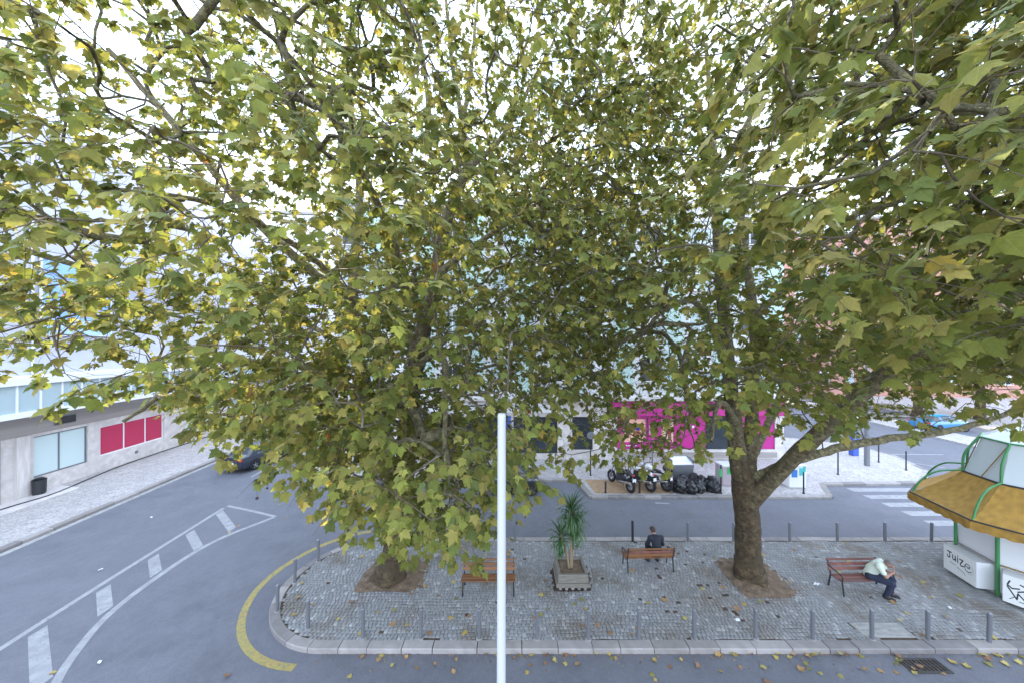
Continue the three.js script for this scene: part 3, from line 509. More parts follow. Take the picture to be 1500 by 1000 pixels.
  if (fruits.length) { const im = new THREE.InstancedMesh(new THREE.IcosahedronGeometry(0.018, 1), std(0.05, 0.035, 0.025, 0.95), fruits.length); im.name = 'seed_balls'; im.userData.kind = 'stuff'; tree.add(im); fruits.forEach((f, i) => im.setMatrixAt(i, m4.makeTranslation(...inv(f).toArray()))); }
  console.log(label, 'tips', ends.length, 'leaves', leaves.length, 'tri', (thick.i.length + thin.i.length) / 3);
  return tree;
}
const ISLAND_TREES = 'plane trees of the square';
planeTree({ label: 'tall plane tree with forked brown trunk on the round end of the cobbled island', group: ISLAND_TREES, base: [-4.1, 0.08, 11.5], tips: 6000, fruit: 0.10,
  limbs: [
    [[-4.15, 0.0, 11.5, 0.46], [-4.0, 0.8, 11.45, 0.38], [-3.8, 2.0, 11.4, 0.36], [-3.62, 3.4, 11.35, 0.33], [-3.45, 5.2, 11.3, 0.30], [-3.3, 6.6, 11.3, 0.28], [-3.05, 8.0, 11.3, 0.27], [-2.6, 9.8, 11.3, 0.22], [-2.2, 12.0, 11.3, 0.20], [-1.5, 13.9, 11.4, 0.15]],
    [[-3.75, 2.7, 11.35, 0.30], [-3.98, 4.0, 11.15, 0.25], [-4.45, 5.9, 10.9, 0.22], [-4.95, 8.0, 10.8, 0.19], [-5.1, 10.4, 11.0, 0.15], [-5.1, 13.0, 11.4, 0.11], [-5.5, 16.5, 11.6, 0.06]],
    [[-3.1, 7.8, 11.3, 0.2], [-3.7, 8.6, 11.0, 0.16], [-4.5, 9.2, 10.3, 0.14], [-5.5, 10.0, 9.4, 0.12], [-6.6, 11.3, 8.6, 0.10], [-7.6, 12.8, 8.0, 0.08], [-9.0, 14.6, 7.6, 0.05]],
    [[-1.6, 13.7, 11.4, 0.11], [-2.7, 14.3, 11.3, 0.095], [-2.75, 15.8, 11.3, 0.085], [-3.1, 18.3, 11.4, 0.06], [-3.5, 20.5, 11.5, 0.035]],
    [[-1.5, 13.8, 11.4, 0.11], [-1.65, 15.2, 11.4, 0.09], [-2.0, 17.4, 11.5, 0.075], [-2.3, 20.5, 11.6, 0.04]],
    [[-1.5, 13.8, 11.4, 0.11], [-1.7, 15.3, 11.8, 0.095], [-1.5, 17.5, 12.2, 0.08], [-1.2, 20.8, 12.3, 0.04]],
    [[-1.45, 13.9, 11.4, 0.10], [-0.5, 14.7, 11.4, 0.085], [0.6, 16.6, 11.4, 0.065], [1.4, 18.0, 11.2, 0.045]],
    [[-1.5, 13.75, 11.4, 0.085], [-0.4, 13.6, 11.0, 0.07], [0.8, 13.9, 10.3, 0.05], [1.8, 14.2, 9.6, 0.035]],
    [[-2.5, 10.2, 11.3, 0.11], [-1.4, 10.9, 10.6, 0.09], [-0.1, 11.6, 10.0, 0.075], [1.5, 12.9, 9.4, 0.05]],
    [[-3.2, 7.2, 11.2, 0.11], [-2.3, 7.7, 9.8, 0.09], [-1.6, 7.6, 8.2, 0.07], [-1.3, 6.9, 6.6, 0.05], [-1.1, 6.0, 5.6, 0.03]],
    [[-4.6, 6.4, 10.85, 0.12], [-5.6, 7.3, 9.6, 0.1], [-6.4, 7.6, 8.4, 0.075], [-7.0, 7.2, 7.2, 0.05], [-7.3, 6.6, 6.4, 0.03]],
    [[-4.9, 7.7, 10.8, 0.10], [-6.8, 8.7, 11.2, 0.085], [-8.8, 9.3, 11.6, 0.06], [-10.6, 8.9, 11.8, 0.035]],
    [[-2.9, 8.6, 11.3, 0.12], [-3.0, 10.0, 9.6, 0.1], [-3.2, 11.5, 7.8, 0.075], [-3.5, 12.6, 5.8, 0.045], [-3.7, 12.6, 4.4, 0.03]],
    [[-5.0, 9.4, 10.9, 0.10], [-5.6, 10.5, 9.2, 0.08], [-6.2, 11.0, 7.4, 0.055], [-6.6, 10.6, 5.6, 0.035]],
  ],
  env: [[-4.6, 12.2, 10.4, 9.6, 8.4, 7.4], [-1.3, 5.2, 5.5, 2.0, 2.4, 1.6, 3.8], [-7.4, 7.0, 8.4, 4.6, 3.2, 4.2], [-4.6, 10, 5.4, 4.8, 3.8, 2.9], [-2.6, 5.0, 7.0, 2.2, 2.2, 2.2, 2.4]] });
planeTree({ label: 'tall plane tree with a thick leaning limb between a brown and a maroon bench', group: ISLAND_TREES, base: [8.1, 0.08, 11.6], tips: 4900, fruit: 0.03,
  limbs: [
    [[8.1, 0.0, 11.6, 0.44], [8.05, 0.8, 11.6, 0.385], [8.0, 2.0, 11.6, 0.37], [7.85, 3.2, 11.6, 0.34], [7.6, 4.4, 11.5, 0.25], [7.3, 6.6, 11.4, 0.22], [7.0, 9.8, 11.4, 0.18], [6.85, 13.6, 11.5, 0.13], [6.6, 18.2, 11.6, 0.06]],
    [[7.95, 3.0, 11.6, 0.30], [8.2, 4.6, 11.75, 0.21], [8.35, 6.8, 11.8, 0.18], [8.4, 8.7, 11.8, 0.16], [8.0, 12.5, 11.9, 0.12], [8.4, 17.3, 11.8, 0.06]],
    [[8.0, 2.7, 11.55, 0.27], [8.45, 3.6, 11.1, 0.235], [9.0, 5.2, 10.2, 0.215], [9.45, 6.6, 9.3, 0.205], [9.85, 7.7, 8.6, 0.19], [10.2, 8.6, 8.0, 0.165], [10.7, 9.1, 7.4, 0.13], [11.9, 9.6, 6.8, 0.08], [13.2, 9.8, 6.4, 0.045]],
    [[10.2, 8.6, 8.0, 0.10], [10.3, 9.6, 7.9, 0.075], [10.2, 11.2, 7.8, 0.06], [10.0, 13.2, 7.4, 0.035]],
    [[8.2, 3.5, 11.5, 0.16], [9.0, 4.15, 11.1, 0.13], [10.2, 4.75, 10.7, 0.12], [11.5, 5.15, 10.4, 0.105], [12.9, 5.45, 10.1, 0.09], [14.4, 6.2, 9.7, 0.06], [15.8, 7.2, 9.4, 0.035]],
    [[8.0, 3.6, 11.75, 0.16], [8.9, 4.6, 12.2, 0.13], [10.1, 6.2, 12.8, 0.1], [11.6, 8.6, 13.4, 0.07], [12.8, 11.4, 13.8, 0.04]],
    [[7.2, 7.4, 11.4, 0.12], [6.2, 8.6, 10.6, 0.1], [5.0, 9.2, 9.4, 0.075], [3.6, 8.8, 8.2, 0.05], [2.8, 8.2, 7.4, 0.03]],
    [[7.5, 5.4, 11.4, 0.10], [6.4, 6.2, 10.2, 0.08], [5.4, 6.4, 9.0, 0.06], [4.6, 5.8, 7.9, 0.035]],
    [[7.0, 9.6, 11.4, 0.11], [7.2, 10.8, 9.8, 0.09], [7.0, 11.8, 7.8, 0.065], [6.6, 12.0, 5.8, 0.04]],
    [[8.3, 8.8, 11.8, 0.11], [9.6, 10.6, 11.2, 0.09], [11.2, 12.8, 10.4, 0.065], [12.6, 15.4, 9.8, 0.04]],
    [[6.9, 12.6, 11.5, 0.09], [5.4, 14.0, 11.0, 0.075], [4.0, 16.0, 10.6, 0.05], [3.2, 18.0, 10.4, 0.03]],
    [[6.85, 13.6, 11.5, 0.09], [7.6, 15.2, 11.0, 0.07], [8.8, 17.6, 10.4, 0.045]],
  ],
  env: [[8.0, 12.2, 10.6, 8.8, 8.6, 7.6], [4.8, 6.2, 8.4, 4.4, 2.9, 3.2], [12.6, 8.2, 8.8, 4.6, 2.8, 4.2], [5.6, 10.5, 5.6, 4.4, 4.0, 2.8], [8.0, 5.2, 9.6, 3.2, 2.0, 2.6]] });
planeTree({ label: 'plane tree beside the window, only its large leaves and hanging boughs reach into view', group: 'plane trees of the near pavement', base: [10.6, 0.12, 1.6], tips: 1250, size: 1.02, leavesPer: 7,
  limbs: [
    [[10.6, 0, 1.6, 0.42], [10.5, 2.2, 1.6, 0.36], [10.3, 5, 1.8, 0.32], [9.9, 8.2, 2.0, 0.26], [9.5, 11.5, 2.2, 0.18], [9.2, 15, 2.4, 0.08]],
    [[10.2, 6.0, 1.85, 0.18], [9.0, 7.9, 2.4, 0.14], [7.4, 9.4, 3.0, 0.1], [5.4, 10.2, 3.3, 0.065], [3.6, 10.2, 3.0, 0.035]],
    [[9.8, 9.0, 2.0, 0.15], [8.4, 11.0, 3.0, 0.11], [6.6, 12.2, 4.0, 0.08], [4.6, 12.4, 4.6, 0.045]],
    [[10.0, 7.4, 1.95, 0.15], [9.2, 8.6, 3.6, 0.12], [8.4, 9.2, 5.2, 0.08], [7.4, 9.2, 6.4, 0.045]],
  ],
  env: [[6.8, 10.8, 3.2, 4.8, 3.4, 2.6], [4.4, 10.0, 2.8, 2.8, 2.0, 1.2], [8.2, 9.8, 4.4, 2.4, 1.8, 2.0]] });
const FAR_TREES = 'plane trees along the right street';
for (const [x, z, n] of [[44, 37, 0], [48, 35, 1], [35.5, 52, 2]])
  planeTree({ label: ['plane tree behind the blue parked car on the right street', 'plane tree on the far pavement past the blue parked car', 'plane tree standing before the salmon pink house'][n], group: FAR_TREES, base: [x, 0.12, z], tips: 700, leavesPer: 9, single: 0, size: 1.9, masked: false, reach: 1.6,
    limbs: [[[x, 0, z, 0.4], [x + 0.1, 2, z, 0.34], [x, 4.5, z, 0.28], [x - 0.2, 8, z, 0.16], [x, 12, z, 0.06]], [[x, 4, z, 0.2], [x - 2, 6.5, z - 1, 0.12], [x - 4, 8.5, z - 1.5, 0.05]], [[x, 4.2, z, 0.2], [x + 2, 7, z + 0.5, 0.12], [x + 3.6, 10, z + 1, 0.05]]],
    env: [[x, 9, z, 5.5, 5, 5]] });

// ================================================================ bollards
function bollard(label, group, x, y, z, mat, h = 0.8) {
  const b = thing('bollard', label, 'bollard', [x, y, z], 0, group);
  part('post', new THREE.LatheGeometry([[0.048, -0.05], [0.048, h - 0.03], [0.044, h - 0.008], [0.03, h], [0, h]].map(([a, c]) => new THREE.Vector2(a, c)), 18), mat, b);
  part('foot_ring', new THREE.CylinderGeometry(0.075, 0.085, 0.02, 18).translate(0, 0.01, 0), mat === M.steel ? M.concrete : mat, b);
  b.rotation.z = (rK() - 0.5) * 0.03; b.rotation.x = (rK() - 0.5) * 0.03; return b;
}
const FRONT = 'bollards along the front kerb of the island', BACK = 'bollards along the back kerb of the island';
for (const [x, z] of [[-4.02, 9.2], [-2.46, 9.19], [-0.88, 9.18], [0.67, 9.17], [2.05, 9.16], [3.4, 9.15], [4.9, 9.16], [6.55, 9.17], [8.07, 9.15], [9.67, 9.16], [11.15, 9.14], [12.68, 9.06]]) bollard('grey steel bollard in the row along the front kerb of the island', FRONT, x, 0.115, z, M.steel);
for (const [x, z] of [[-5.68, 9.5], [-6.95, 10.1], [-7.2, 11.3], [-7.05, 12.4], [-6.1, 13.35]]) bollard('grey steel bollard on the round end of the island', 'bollards round the end of the island', x, 0.115, z, M.steel);
for (const x of [-4.3, -2.1, 0.12, 7.02, 8.85, 11.1, 13.0, 14.9, 16.75, 18.6, 20.4]) bollard('grey steel bollard in the row along the back kerb of the island', BACK, x, 0.115, 13.62, M.steel, 0.78);
bollard('black post in the back kerb row, behind the dark-jacketed man', BACK, 4.82, 0.115, 13.62, M.darkSteel, 0.84);
for (const x of [4.95, 6.75]) bollard('low black post at the edge of the ochre motorcycle bay', 'black posts of the motorcycle bay', x, 0.12, 18.05, M.darkSteel, 0.6);

// ================================================================ benches
const slatMats = [[0.25, 0.115, 0.045], [0.29, 0.135, 0.055], [0.21, 0.095, 0.04]].map((c) => new THREE.MeshStandardMaterial({ map: woodTex, color: rgb(...c), roughness: 0.6 }));
const maroonMats = [[0.19, 0.075, 0.065], [0.25, 0.11, 0.09], [0.155, 0.065, 0.055]].map((c) => new THREE.MeshStandardMaterial({ map: woodTex, color: rgb(...c), roughness: 0.55 }));
const peeled = new THREE.MeshStandardMaterial({ map: tex(256, (u, v) => { const w = wrapNoise(u, v, 5) + 0.6 * wrapNoise(u, v, 18, nB); return w > 0.25 ? [0.20, 0.15, 0.14] : [0.52 + 0.08 * w, 0.33, 0.29]; }, true, 1), roughness: 0.7 });
function bench(label, x, z, turn, mats, arms) {   // faces +z before turning
  const b = thing('bench', label, 'bench', [x, 0.115, z], turn);
  [0, 1, 2].forEach((i) => part('seat_slat', rbox(1.72, 0.035, 0.115, 0.012).rotateX(-0.06), mats[i], b, [0, 0.44 + 0.008 * i, -0.14 + 0.14 * i]));
  [0, 1, 2].forEach((i) => part('back_slat', rbox(1.72, i === 2 ? 0.06 : 0.1, 0.032, 0.012), i === 1 && arms ? peeled : mats[(i + 1) % 3], b, [0, 0.58 + 0.125 * i, -0.255 - 0.035 * i], [-0.22, 0, 0]));
  for (const s of [-1, 1]) {
    part('leg', join(rod(pt(s * 0.8, 0, 0.22), pt(s * 0.8, 0.42, 0.16), 0.022), rod(pt(s * 0.8, 0.42, 0.18), pt(s * 0.8, 0.42, -0.24), 0.02)), M.darkSteel, b);
    part('leg', join(rod(pt(s * 0.8, 0, -0.3), pt(s * 0.8, 0.44, -0.22), 0.024), rod(pt(s * 0.8, 0.42, -0.22), pt(s * 0.8, 0.87, -0.345), 0.022)), M.darkSteel, b);
    if (arms) part('armrest', tube([pt(s * 0.83, 0.7, -0.3), pt(s * 0.83, 0.66, -0.1), pt(s * 0.83, 0.63, 0.12), pt(s * 0.83, 0.58, 0.2), pt(s * 0.82, 0.42, 0.18)], 0.018), M.darkSteel, b);
  }
  return b;
}
bench('brown slatted bench beside the planter, its seat turned to the front kerb, nobody on it', -0.75, 10.9, 0, slatMats, false);
bench('brown slatted bench with a man in a dark jacket sitting on it', 4.8, 12.1, Math.PI + 0.03, slatMats, true);
bench('maroon bench with peeling paint and iron arms, beside the kiosk', 11.2, 10.92, 0.02, maroonMats, true);

// ================================================================ people (sitting): one smooth body each, clothes as children
function surface(bones, cell, k = 0.035) {   // bones [a, b, ra, rb]: tapered capsules joined softly, meshed by surface nets
  const lo = pt(9, 9, 9), hi = pt(-9, -9, -9); for (const [a, b, ra, rb] of bones) for (const [p, r] of [[a, ra], [b, rb]]) { lo.min(pt(p[0] - r, p[1] - r, p[2] - r)); hi.max(pt(p[0] + r, p[1] + r, p[2] + r)); }
  lo.subScalar(cell * 2); hi.addScalar(cell * 2); const n = ['x', 'y', 'z'].map((c) => Math.ceil((hi[c] - lo[c]) / cell) + 1), F = new Float32Array(n[0] * n[1] * n[2]).fill(1), id = (i, j, l) => i + n[0] * (j + n[1] * l);
  for (let l = 0; l < n[2]; l++) for (let j = 0; j < n[1]; j++) for (let i = 0; i < n[0]; i++) {
    const x = lo.x + i * cell, y = lo.y + j * cell, z = lo.z + l * cell; let d = 1;
    for (const [a, b, ra, rb] of bones) { const bx = b[0] - a[0], by = b[1] - a[1], bz = b[2] - a[2], t = Math.max(0, Math.min(1, ((x - a[0]) * bx + (y - a[1]) * by + (z - a[2]) * bz) / (bx * bx + by * by + bz * bz + 1e-9))), e = Math.hypot(x - a[0] - bx * t, y - a[1] - by * t, z - a[2] - bz * t) - (ra + (rb - ra) * t); const h = Math.max(0, k - Math.abs(d - e)) / k; d = Math.min(d, e) - h * h * k * 0.25; }
    F[id(i, j, l)] = d;
  }
  const P = [], I = [], at = new Int32Array(F.length).fill(-1);
  for (let l = 0; l < n[2] - 1; l++) for (let j = 0; j < n[1] - 1; j++) for (let i = 0; i < n[0] - 1; i++) {
    let sx = 0, sy = 0, sz = 0, m = 0; const c = []; for (let q = 0; q < 8; q++) c.push(F[id(i + (q & 1), j + ((q >> 1) & 1), l + (q >> 2))]);
    if (c.every((v) => v > 0) || c.every((v) => v <= 0)) continue;
    for (let q = 0; q < 8; q++) for (const bit of [1, 2, 4]) if (!(q & bit)) { const a = c[q], b = c[q | bit]; if (a > 0 !== b > 0) { const t = a / (a - b); sx += (q & 1) + (bit === 1 ? t : 0); sy += ((q >> 1) & 1) + (bit === 2 ? t : 0); sz += (q >> 2) + (bit === 4 ? t : 0); m++; } }
    at[id(i, j, l)] = P.length / 3; P.push(lo.x + (i + sx / m) * cell, lo.y + (j + sy / m) * cell, lo.z + (l + sz / m) * cell);
  }
  const quad = (a, b, c, d, f) => { if (a < 0 || b < 0 || c < 0 || d < 0) return; f ? I.push(a, b, c, a, c, d) : I.push(a, c, b, a, d, c); };
  for (let l = 1; l < n[2] - 1; l++) for (let j = 1; j < n[1] - 1; j++) for (let i = 1; i < n[0] - 1; i++) {
    const v = F[id(i, j, l)] <= 0;
    if (v !== F[id(i + 1, j, l)] <= 0) quad(at[id(i, j - 1, l - 1)], at[id(i, j, l - 1)], at[id(i, j, l)], at[id(i, j - 1, l)], v);
    if (v !== F[id(i, j + 1, l)] <= 0) quad(at[id(i - 1, j, l - 1)], at[id(i - 1, j, l)], at[id(i, j, l)], at[id(i, j, l - 1)], v);
    if (v !== F[id(i, j, l + 1)] <= 0) quad(at[id(i - 1, j - 1, l)], at[id(i, j - 1, l)], at[id(i, j, l)], at[id(i - 1, j, l)], v);
  }
  const g = new THREE.BufferGeometry(); g.setAttribute('position', new THREE.Float32BufferAttribute(P, 3)); g.setIndex(I); g.computeVertexNormals(); return g;
}
function handBones(w, dir, up, curl) {   // palm and five fingers from the wrist w
  const D = pt(...dir).normalize(), U = pt(...up).normalize(), S = new THREE.Vector3().crossVectors(D, U).normalize(), P = (d, s, u) => pt(...w).addScaledVector(D, d).addScaledVector(S, s).addScaledVector(U, u).toArray(), b = [];
  for (const s of [-0.03, -0.01, 0.01, 0.03]) b.push([P(0.015, s * 0.6, 0), P(0.085, s, 0), 0.017, 0.014]);
  [[-0.032, 0.055], [-0.011, 0.072], [0.011, 0.078], [0.032, 0.066]].forEach(([s, l]) => { const m = P(0.088 + l * 0.5, s * 1.05, -l * 0.3 * curl), e = P(0.088 + l * (1 - 0.35 * curl), s * 1.05, -l * 0.9 * curl); b.push([P(0.088, s, 0), m, 0.0095, 0.009], [m, e, 0.009, 0.0075]); });
  b.push([P(0.02, 0.035, 0), P(0.055, 0.062, -0.01), 0.014, 0.011], [P(0.055, 0.062, -0.01), P(0.085, 0.066, -0.028), 0.011, 0.009]); return b;
}
function person(label, pos, turn, J, skin, cloth) {
  const o = thing('person', label, 'person', pos, turn), S = [J.shoulderL, J.shoulderR], E = [J.elbowL, J.elbowR], W = [J.wristL, J.wristR], H = [J.hipL, J.hipR], K = [J.kneeL, J.kneeR], A = [J.ankleL, J.ankleR], T = [J.toeL, J.toeR];
  const hd = pt(...J.head), f = pt(...J.face).normalize(), up = hd.clone().sub(pt(...J.neck)).normalize(), sd = new THREE.Vector3().crossVectors(up, f).normalize(), at = (a, b, c) => hd.clone().addScaledVector(sd, a).addScaledVector(up, b).addScaledVector(f, c).toArray();
  const torso = [[J.pelvis, J.waist, 0.135, 0.125], [J.waist, J.chest, 0.125, 0.145], [S[0], S[1], 0.075, 0.075], [H[0], H[1], 0.105, 0.105], [J.chest, J.neck, 0.09, 0.058]], arms = [], legs = [];
  for (const i of [0, 1]) { arms.push([S[i], E[i], 0.058, 0.043], [E[i], W[i], 0.042, 0.028]); legs.push([H[i], K[i], 0.092, 0.062], [K[i], A[i], 0.06, 0.04]); }
  const headB = [[at(0, 0.035, -0.02), at(0, 0.03, 0.02), 0.082, 0.08], [at(0, -0.06, 0.035), at(0, -0.085, 0.055), 0.055, 0.042], [J.neck, at(0, -0.06, -0.01), 0.056, 0.055], [at(0, 0.0, 0.092), at(0, -0.035, 0.112), 0.010, 0.015], [at(0.086, -0.005, -0.005), at(0.09, -0.035, 0), 0.016, 0.012], [at(-0.086, -0.005, -0.005), at(-0.09, -0.035, 0), 0.016, 0.012], [at(0.03, 0.03, 0.086), at(-0.03, 0.03, 0.086), 0.012, 0.012], [at(0.02, -0.068, 0.094), at(-0.02, -0.068, 0.094), 0.008, 0.008]];
  const feet = [0, 1].map((i) => [A[i], T[i], 0.042, 0.034]);
  const body = part('body', mergeGeometries([surface([...torso, ...arms, ...legs, ...feet], 0.014), surface(headB, 0.006, 0.02), ...[0, 1].map((i) => surface(handBones(W[i], J['hand' + 'LR'[i]], J['palm' + 'LR'[i]], 0.7), 0.0045, 0.01))]), skin, o);
  const grow = (bs, d) => bs.map(([a, b, r, q]) => [a, b, r + d, q + d]), cut = (bs, t) => bs.map(([a, b, r, q]) => [a, a.map((v, i) => v + (b[i] - v) * t), r, r + (q - r) * t]);
  part('shirt', surface([...grow(torso.slice(0, 4), 0.022), ...grow(cloth.sleeves === 1 ? arms : [0, 2].map((i) => cut([arms[i]], 0.62)[0]), 0.02), [J.chest, J.chest.map((v, i) => v + (J.neck[i] - v) * 0.75), 0.1, 0.075]], 0.013), cloth.shirt, body);
  part('trousers', surface(grow([torso[3], ...legs.map((l, i) => i % 2 ? cut([l], 0.96)[0] : l), [J.pelvis, J.waist.map((v, i) => J.pelvis[i] + (v - J.pelvis[i]) * 0.35), 0.12, 0.115]], 0.024), 0.014), cloth.trousers, body);
  for (const i of [0, 1]) part('shoe', surface([[[A[i][0], A[i][1] - 0.035, A[i][2] - 0.03], [T[i][0], T[i][1] - 0.005, T[i][2]], 0.06, 0.055], [A[i], [A[i][0], A[i][1] - 0.03, A[i][2]], 0.062, 0.062]], 0.012), cloth.shoes, body);
  if (cloth.hair) part('hair', surface([[at(0, 0.05, -0.045), at(0, 0.055, -0.01), 0.084, 0.08], [at(0.05, 0, -0.05), at(0.07, -0.03, -0.03), 0.04, 0.025], [at(-0.05, 0, -0.05), at(-0.07, -0.03, -0.03), 0.04, 0.025], [at(0, -0.01, -0.075), at(0, -0.05, -0.055), 0.045, 0.035]], 0.008, 0.02), cloth.hair, body);
  for (const s of [-1, 1]) part('eye', new THREE.SphereGeometry(0.011, 10, 8).translate(...at(s * 0.032, 0.012, 0.088)), M.black, body);
  return o;
}
person('man in a dark jacket sitting bent over on the brown bench, seen from behind', [5.12, 0.115, 12.12], Math.PI, {
  pelvis: [0, 0.56, -0.1], waist: [0, 0.75, -0.07], chest: [0, 0.94, 0.02], neck: [0.01, 1.09, 0.1], head: [0.05, 1.19, 0.18], face: [0.2, -0.55, 0.8], shoulderL: [0.19, 1.0, 0.03], shoulderR: [-0.19, 1.0, 0.03], elbowL: [0.28, 0.74, 0.12], elbowR: [-0.28, 0.74, 0.12], wristL: [0.12, 0.63, 0.34], wristR: [-0.12, 0.63, 0.34],
  handL: [-0.4, -0.2, 0.7], handR: [0.4, -0.2, 0.7], palmL: [0, 1, 0.2], palmR: [0, 1, 0.2], hipL: [0.1, 0.53, -0.08], hipR: [-0.1, 0.53, -0.08], kneeL: [0.16, 0.52, 0.36], kneeR: [-0.16, 0.52, 0.36], ankleL: [0.17, 0.1, 0.30], ankleR: [-0.17, 0.1, 0.30], toeL: [0.19, 0.045, 0.44], toeR: [-0.19, 0.045, 0.44],
}, std(0.36, 0.2, 0.15, 0.6), { sleeves: 1, shirt: std(0.017, 0.021, 0.032, 0.85), trousers: std(0.012, 0.013, 0.016, 0.9), shoes: std(0.012, 0.012, 0.012, 0.6), hair: std(0.05, 0.033, 0.028, 0.9) });
const reader = person('man in pale polo shirt and navy trousers bent forward on the maroon bench', [11.52, 0.115, 10.9], 0.72, {
  pelvis: [0, 0.55, -0.06], waist: [0, 0.73, 0.0], chest: [0, 0.9, 0.13], neck: [0, 1.02, 0.25], head: [0.0, 1.07, 0.36], face: [0.1, -0.7, 0.7], shoulderL: [0.2, 0.96, 0.16], shoulderR: [-0.2, 0.96, 0.16], elbowL: [0.26, 0.72, 0.3], elbowR: [-0.25, 0.74, 0.3], wristL: [0.14, 0.72, 0.52], wristR: [-0.08, 0.9, 0.46],
  handL: [-0.2, 0.1, 0.9], handR: [0.35, 0.55, 0.0], palmL: [0.1, 1, -0.1], palmR: [0, 0.2, 1], hipL: [0.1, 0.53, -0.04], hipR: [-0.1, 0.53, -0.04], kneeL: [0.15, 0.53, 0.42], kneeR: [-0.13, 0.53, 0.42], ankleL: [0.15, 0.1, 0.38], ankleR: [-0.12, 0.1, 0.30], toeL: [0.17, 0.045, 0.54], toeR: [-0.13, 0.045, 0.46],
}, std(0.34, 0.19, 0.135, 0.55), { sleeves: 0.5, shirt: std(0.60, 0.66, 0.55, 0.85), trousers: std(0.022, 0.029, 0.055, 0.9), shoes: std(0.018, 0.016, 0.015, 0.6), hair: std(0.17, 0.15, 0.14, 0.9) });
{ const p = tag(part('phone', rbox(0.07, 0.145, 0.009, 0.006), M.black, scene), 'small phone held by the man in the pale polo shirt', 'phone'); reader.updateMatrixWorld(); const w = reader.localToWorld(pt(0.12, 0.75, 0.6)); p.position.copy(w); p.rotation.set(-1.0, 0.72, 0); part('screen', box(0.062, 0.13, 0.002, 0, 0, 0.0055), M.blueGlass, p); }

// ================================================================ yucca in its planter
{
  const p = thing('planter', 'square concrete planter standing on round stones, between the two brown benches', 'planter', [1.98, 0.115, 11.5]);
  const wall = (w, d, x, z) => rbox(w, 0.36, d, 0.02, x, 0.28, z);
  part('tub', join(wall(0.98, 0.1, 0, 0.44), wall(0.98, 0.1, 0, -0.44), wall(0.1, 0.779, -0.44, 0), wall(0.1, 0.779, 0.44, 0), box(0.8, 0.05, 0.8, 0, 0.13, 0)), M.weathered, p);
  part('ledge', rbox(1.1, 0.13, 1.04, 0.02, 0, 0.165, 0.03).translate(0, -0.03, 0), M.weathered, p);
  part('earth', new THREE.CylinderGeometry(0.53, 0.53, 0.03, 4).rotateY(Math.PI / 4).translate(0, 0.36, 0), M.soil, p);
  for (let i = 0; i < 12; i++) { const g = new THREE.IcosahedronGeometry(0.055, 1).scale(1, 0.8, 1); part('stone', g, kerbMats[i % 4], p, [-0.42 + (i % 5) * 0.2, 0.03, i < 5 ? 0.5 : i < 10 ? -0.45 : 0], [i, i * 2, 0]); }
  const y = thing('yucca', 'yucca with long sword leaves on two bare stems, planted in the concrete planter', 'plant', [1.98, 0.48, 11.5]);
  const rnd = seeded(66), stemM = std(0.25, 0.19, 0.12, 0.95), tops = [[0.02, 1.95, 0, 0.78, 110], [-0.36, 1.2, 0.1, 0.62, 60], [0.22, 1.45, -0.1, 0.66, 60]];
  for (const [x, h, z] of tops) part('stem', tube([pt(x * 0.15, -0.05, z * 0.2), pt(x * 0.4, h * 0.45, z * 0.5), pt(x, h, z)], 0.036, 14, 9), stemM, y);
  const blade = (bend) => { const P = [], I = []; for (let k = 0; k <= 7; k++) { const t = k / 7, w = 0.026 * Math.sin(Math.PI * Math.min(0.96, 0.2 + t * 0.8)) + 0.0015, a = bend * t * t, r = t * (1 - 0.22 * bend * t); P.push(-w, r * Math.cos(a) , r * Math.sin(a) + 0.004, 0, r * Math.cos(a) - 0.006, r * Math.sin(a) - 0.008, w, r * Math.cos(a), r * Math.sin(a) + 0.004); if (k) { const b = (k - 1) * 3; for (const q of [0, 1]) I.push(b + q, b + q + 1, b + q + 3, b + q + 1, b + q + 4, b + q + 3); } } const g = new THREE.BufferGeometry(); g.setAttribute('position', new THREE.Float32BufferAttribute(P, 3)); g.setIndex(I); g.computeVertexNormals(); return g; };
  const blades = [blade(0.25), blade(0.7), blade(1.15)], mats = [[0.045, 0.105, 0.035], [0.065, 0.135, 0.045], [0.09, 0.155, 0.06]].map((c) => std(...c, 0.5, { side: THREE.DoubleSide }));
  for (const [x, h, z, L, n] of tops) for (let i = 0; i < n; i++) {
    const t = i / n, tilt = 0.25 + 2.35 * t + (rnd() - 0.5) * 0.25, az = i * 2.39996 + rnd() * 0.3, m = part('leaf', blades[Math.min(2, Math.floor(t * 1.6 + rnd() * 1.4))], mats[Math.floor(rnd() * 3)], y, [x, h + 0.06 - t * 0.42, z]);
    m.rotation.set(0, az, 0); m.rotateX(tilt); m.scale.set(1, L * (0.8 + 0.35 * rnd()), L); }
}

// ================================================================ white pole in front of the window
{ const p = thing('pole', 'plain white steel pole rising in front of the square, cut off flat at the top', 'pole', [-0.13, 0.12, 3.85]); part('shaft', new THREE.CylinderGeometry(0.047, 0.056, 7.14, 24).translate(0, 3.57, 0), M.whitePole, p); part('cap', new THREE.CylinderGeometry(0.042, 0.049, 0.03, 24).translate(0, 7.155, 0), M.whitePole, p); part('base_plate', box(0.26, 0.02, 0.26, 0, 0.01, 0), M.steel, p); p.rotation.z = -0.002; }

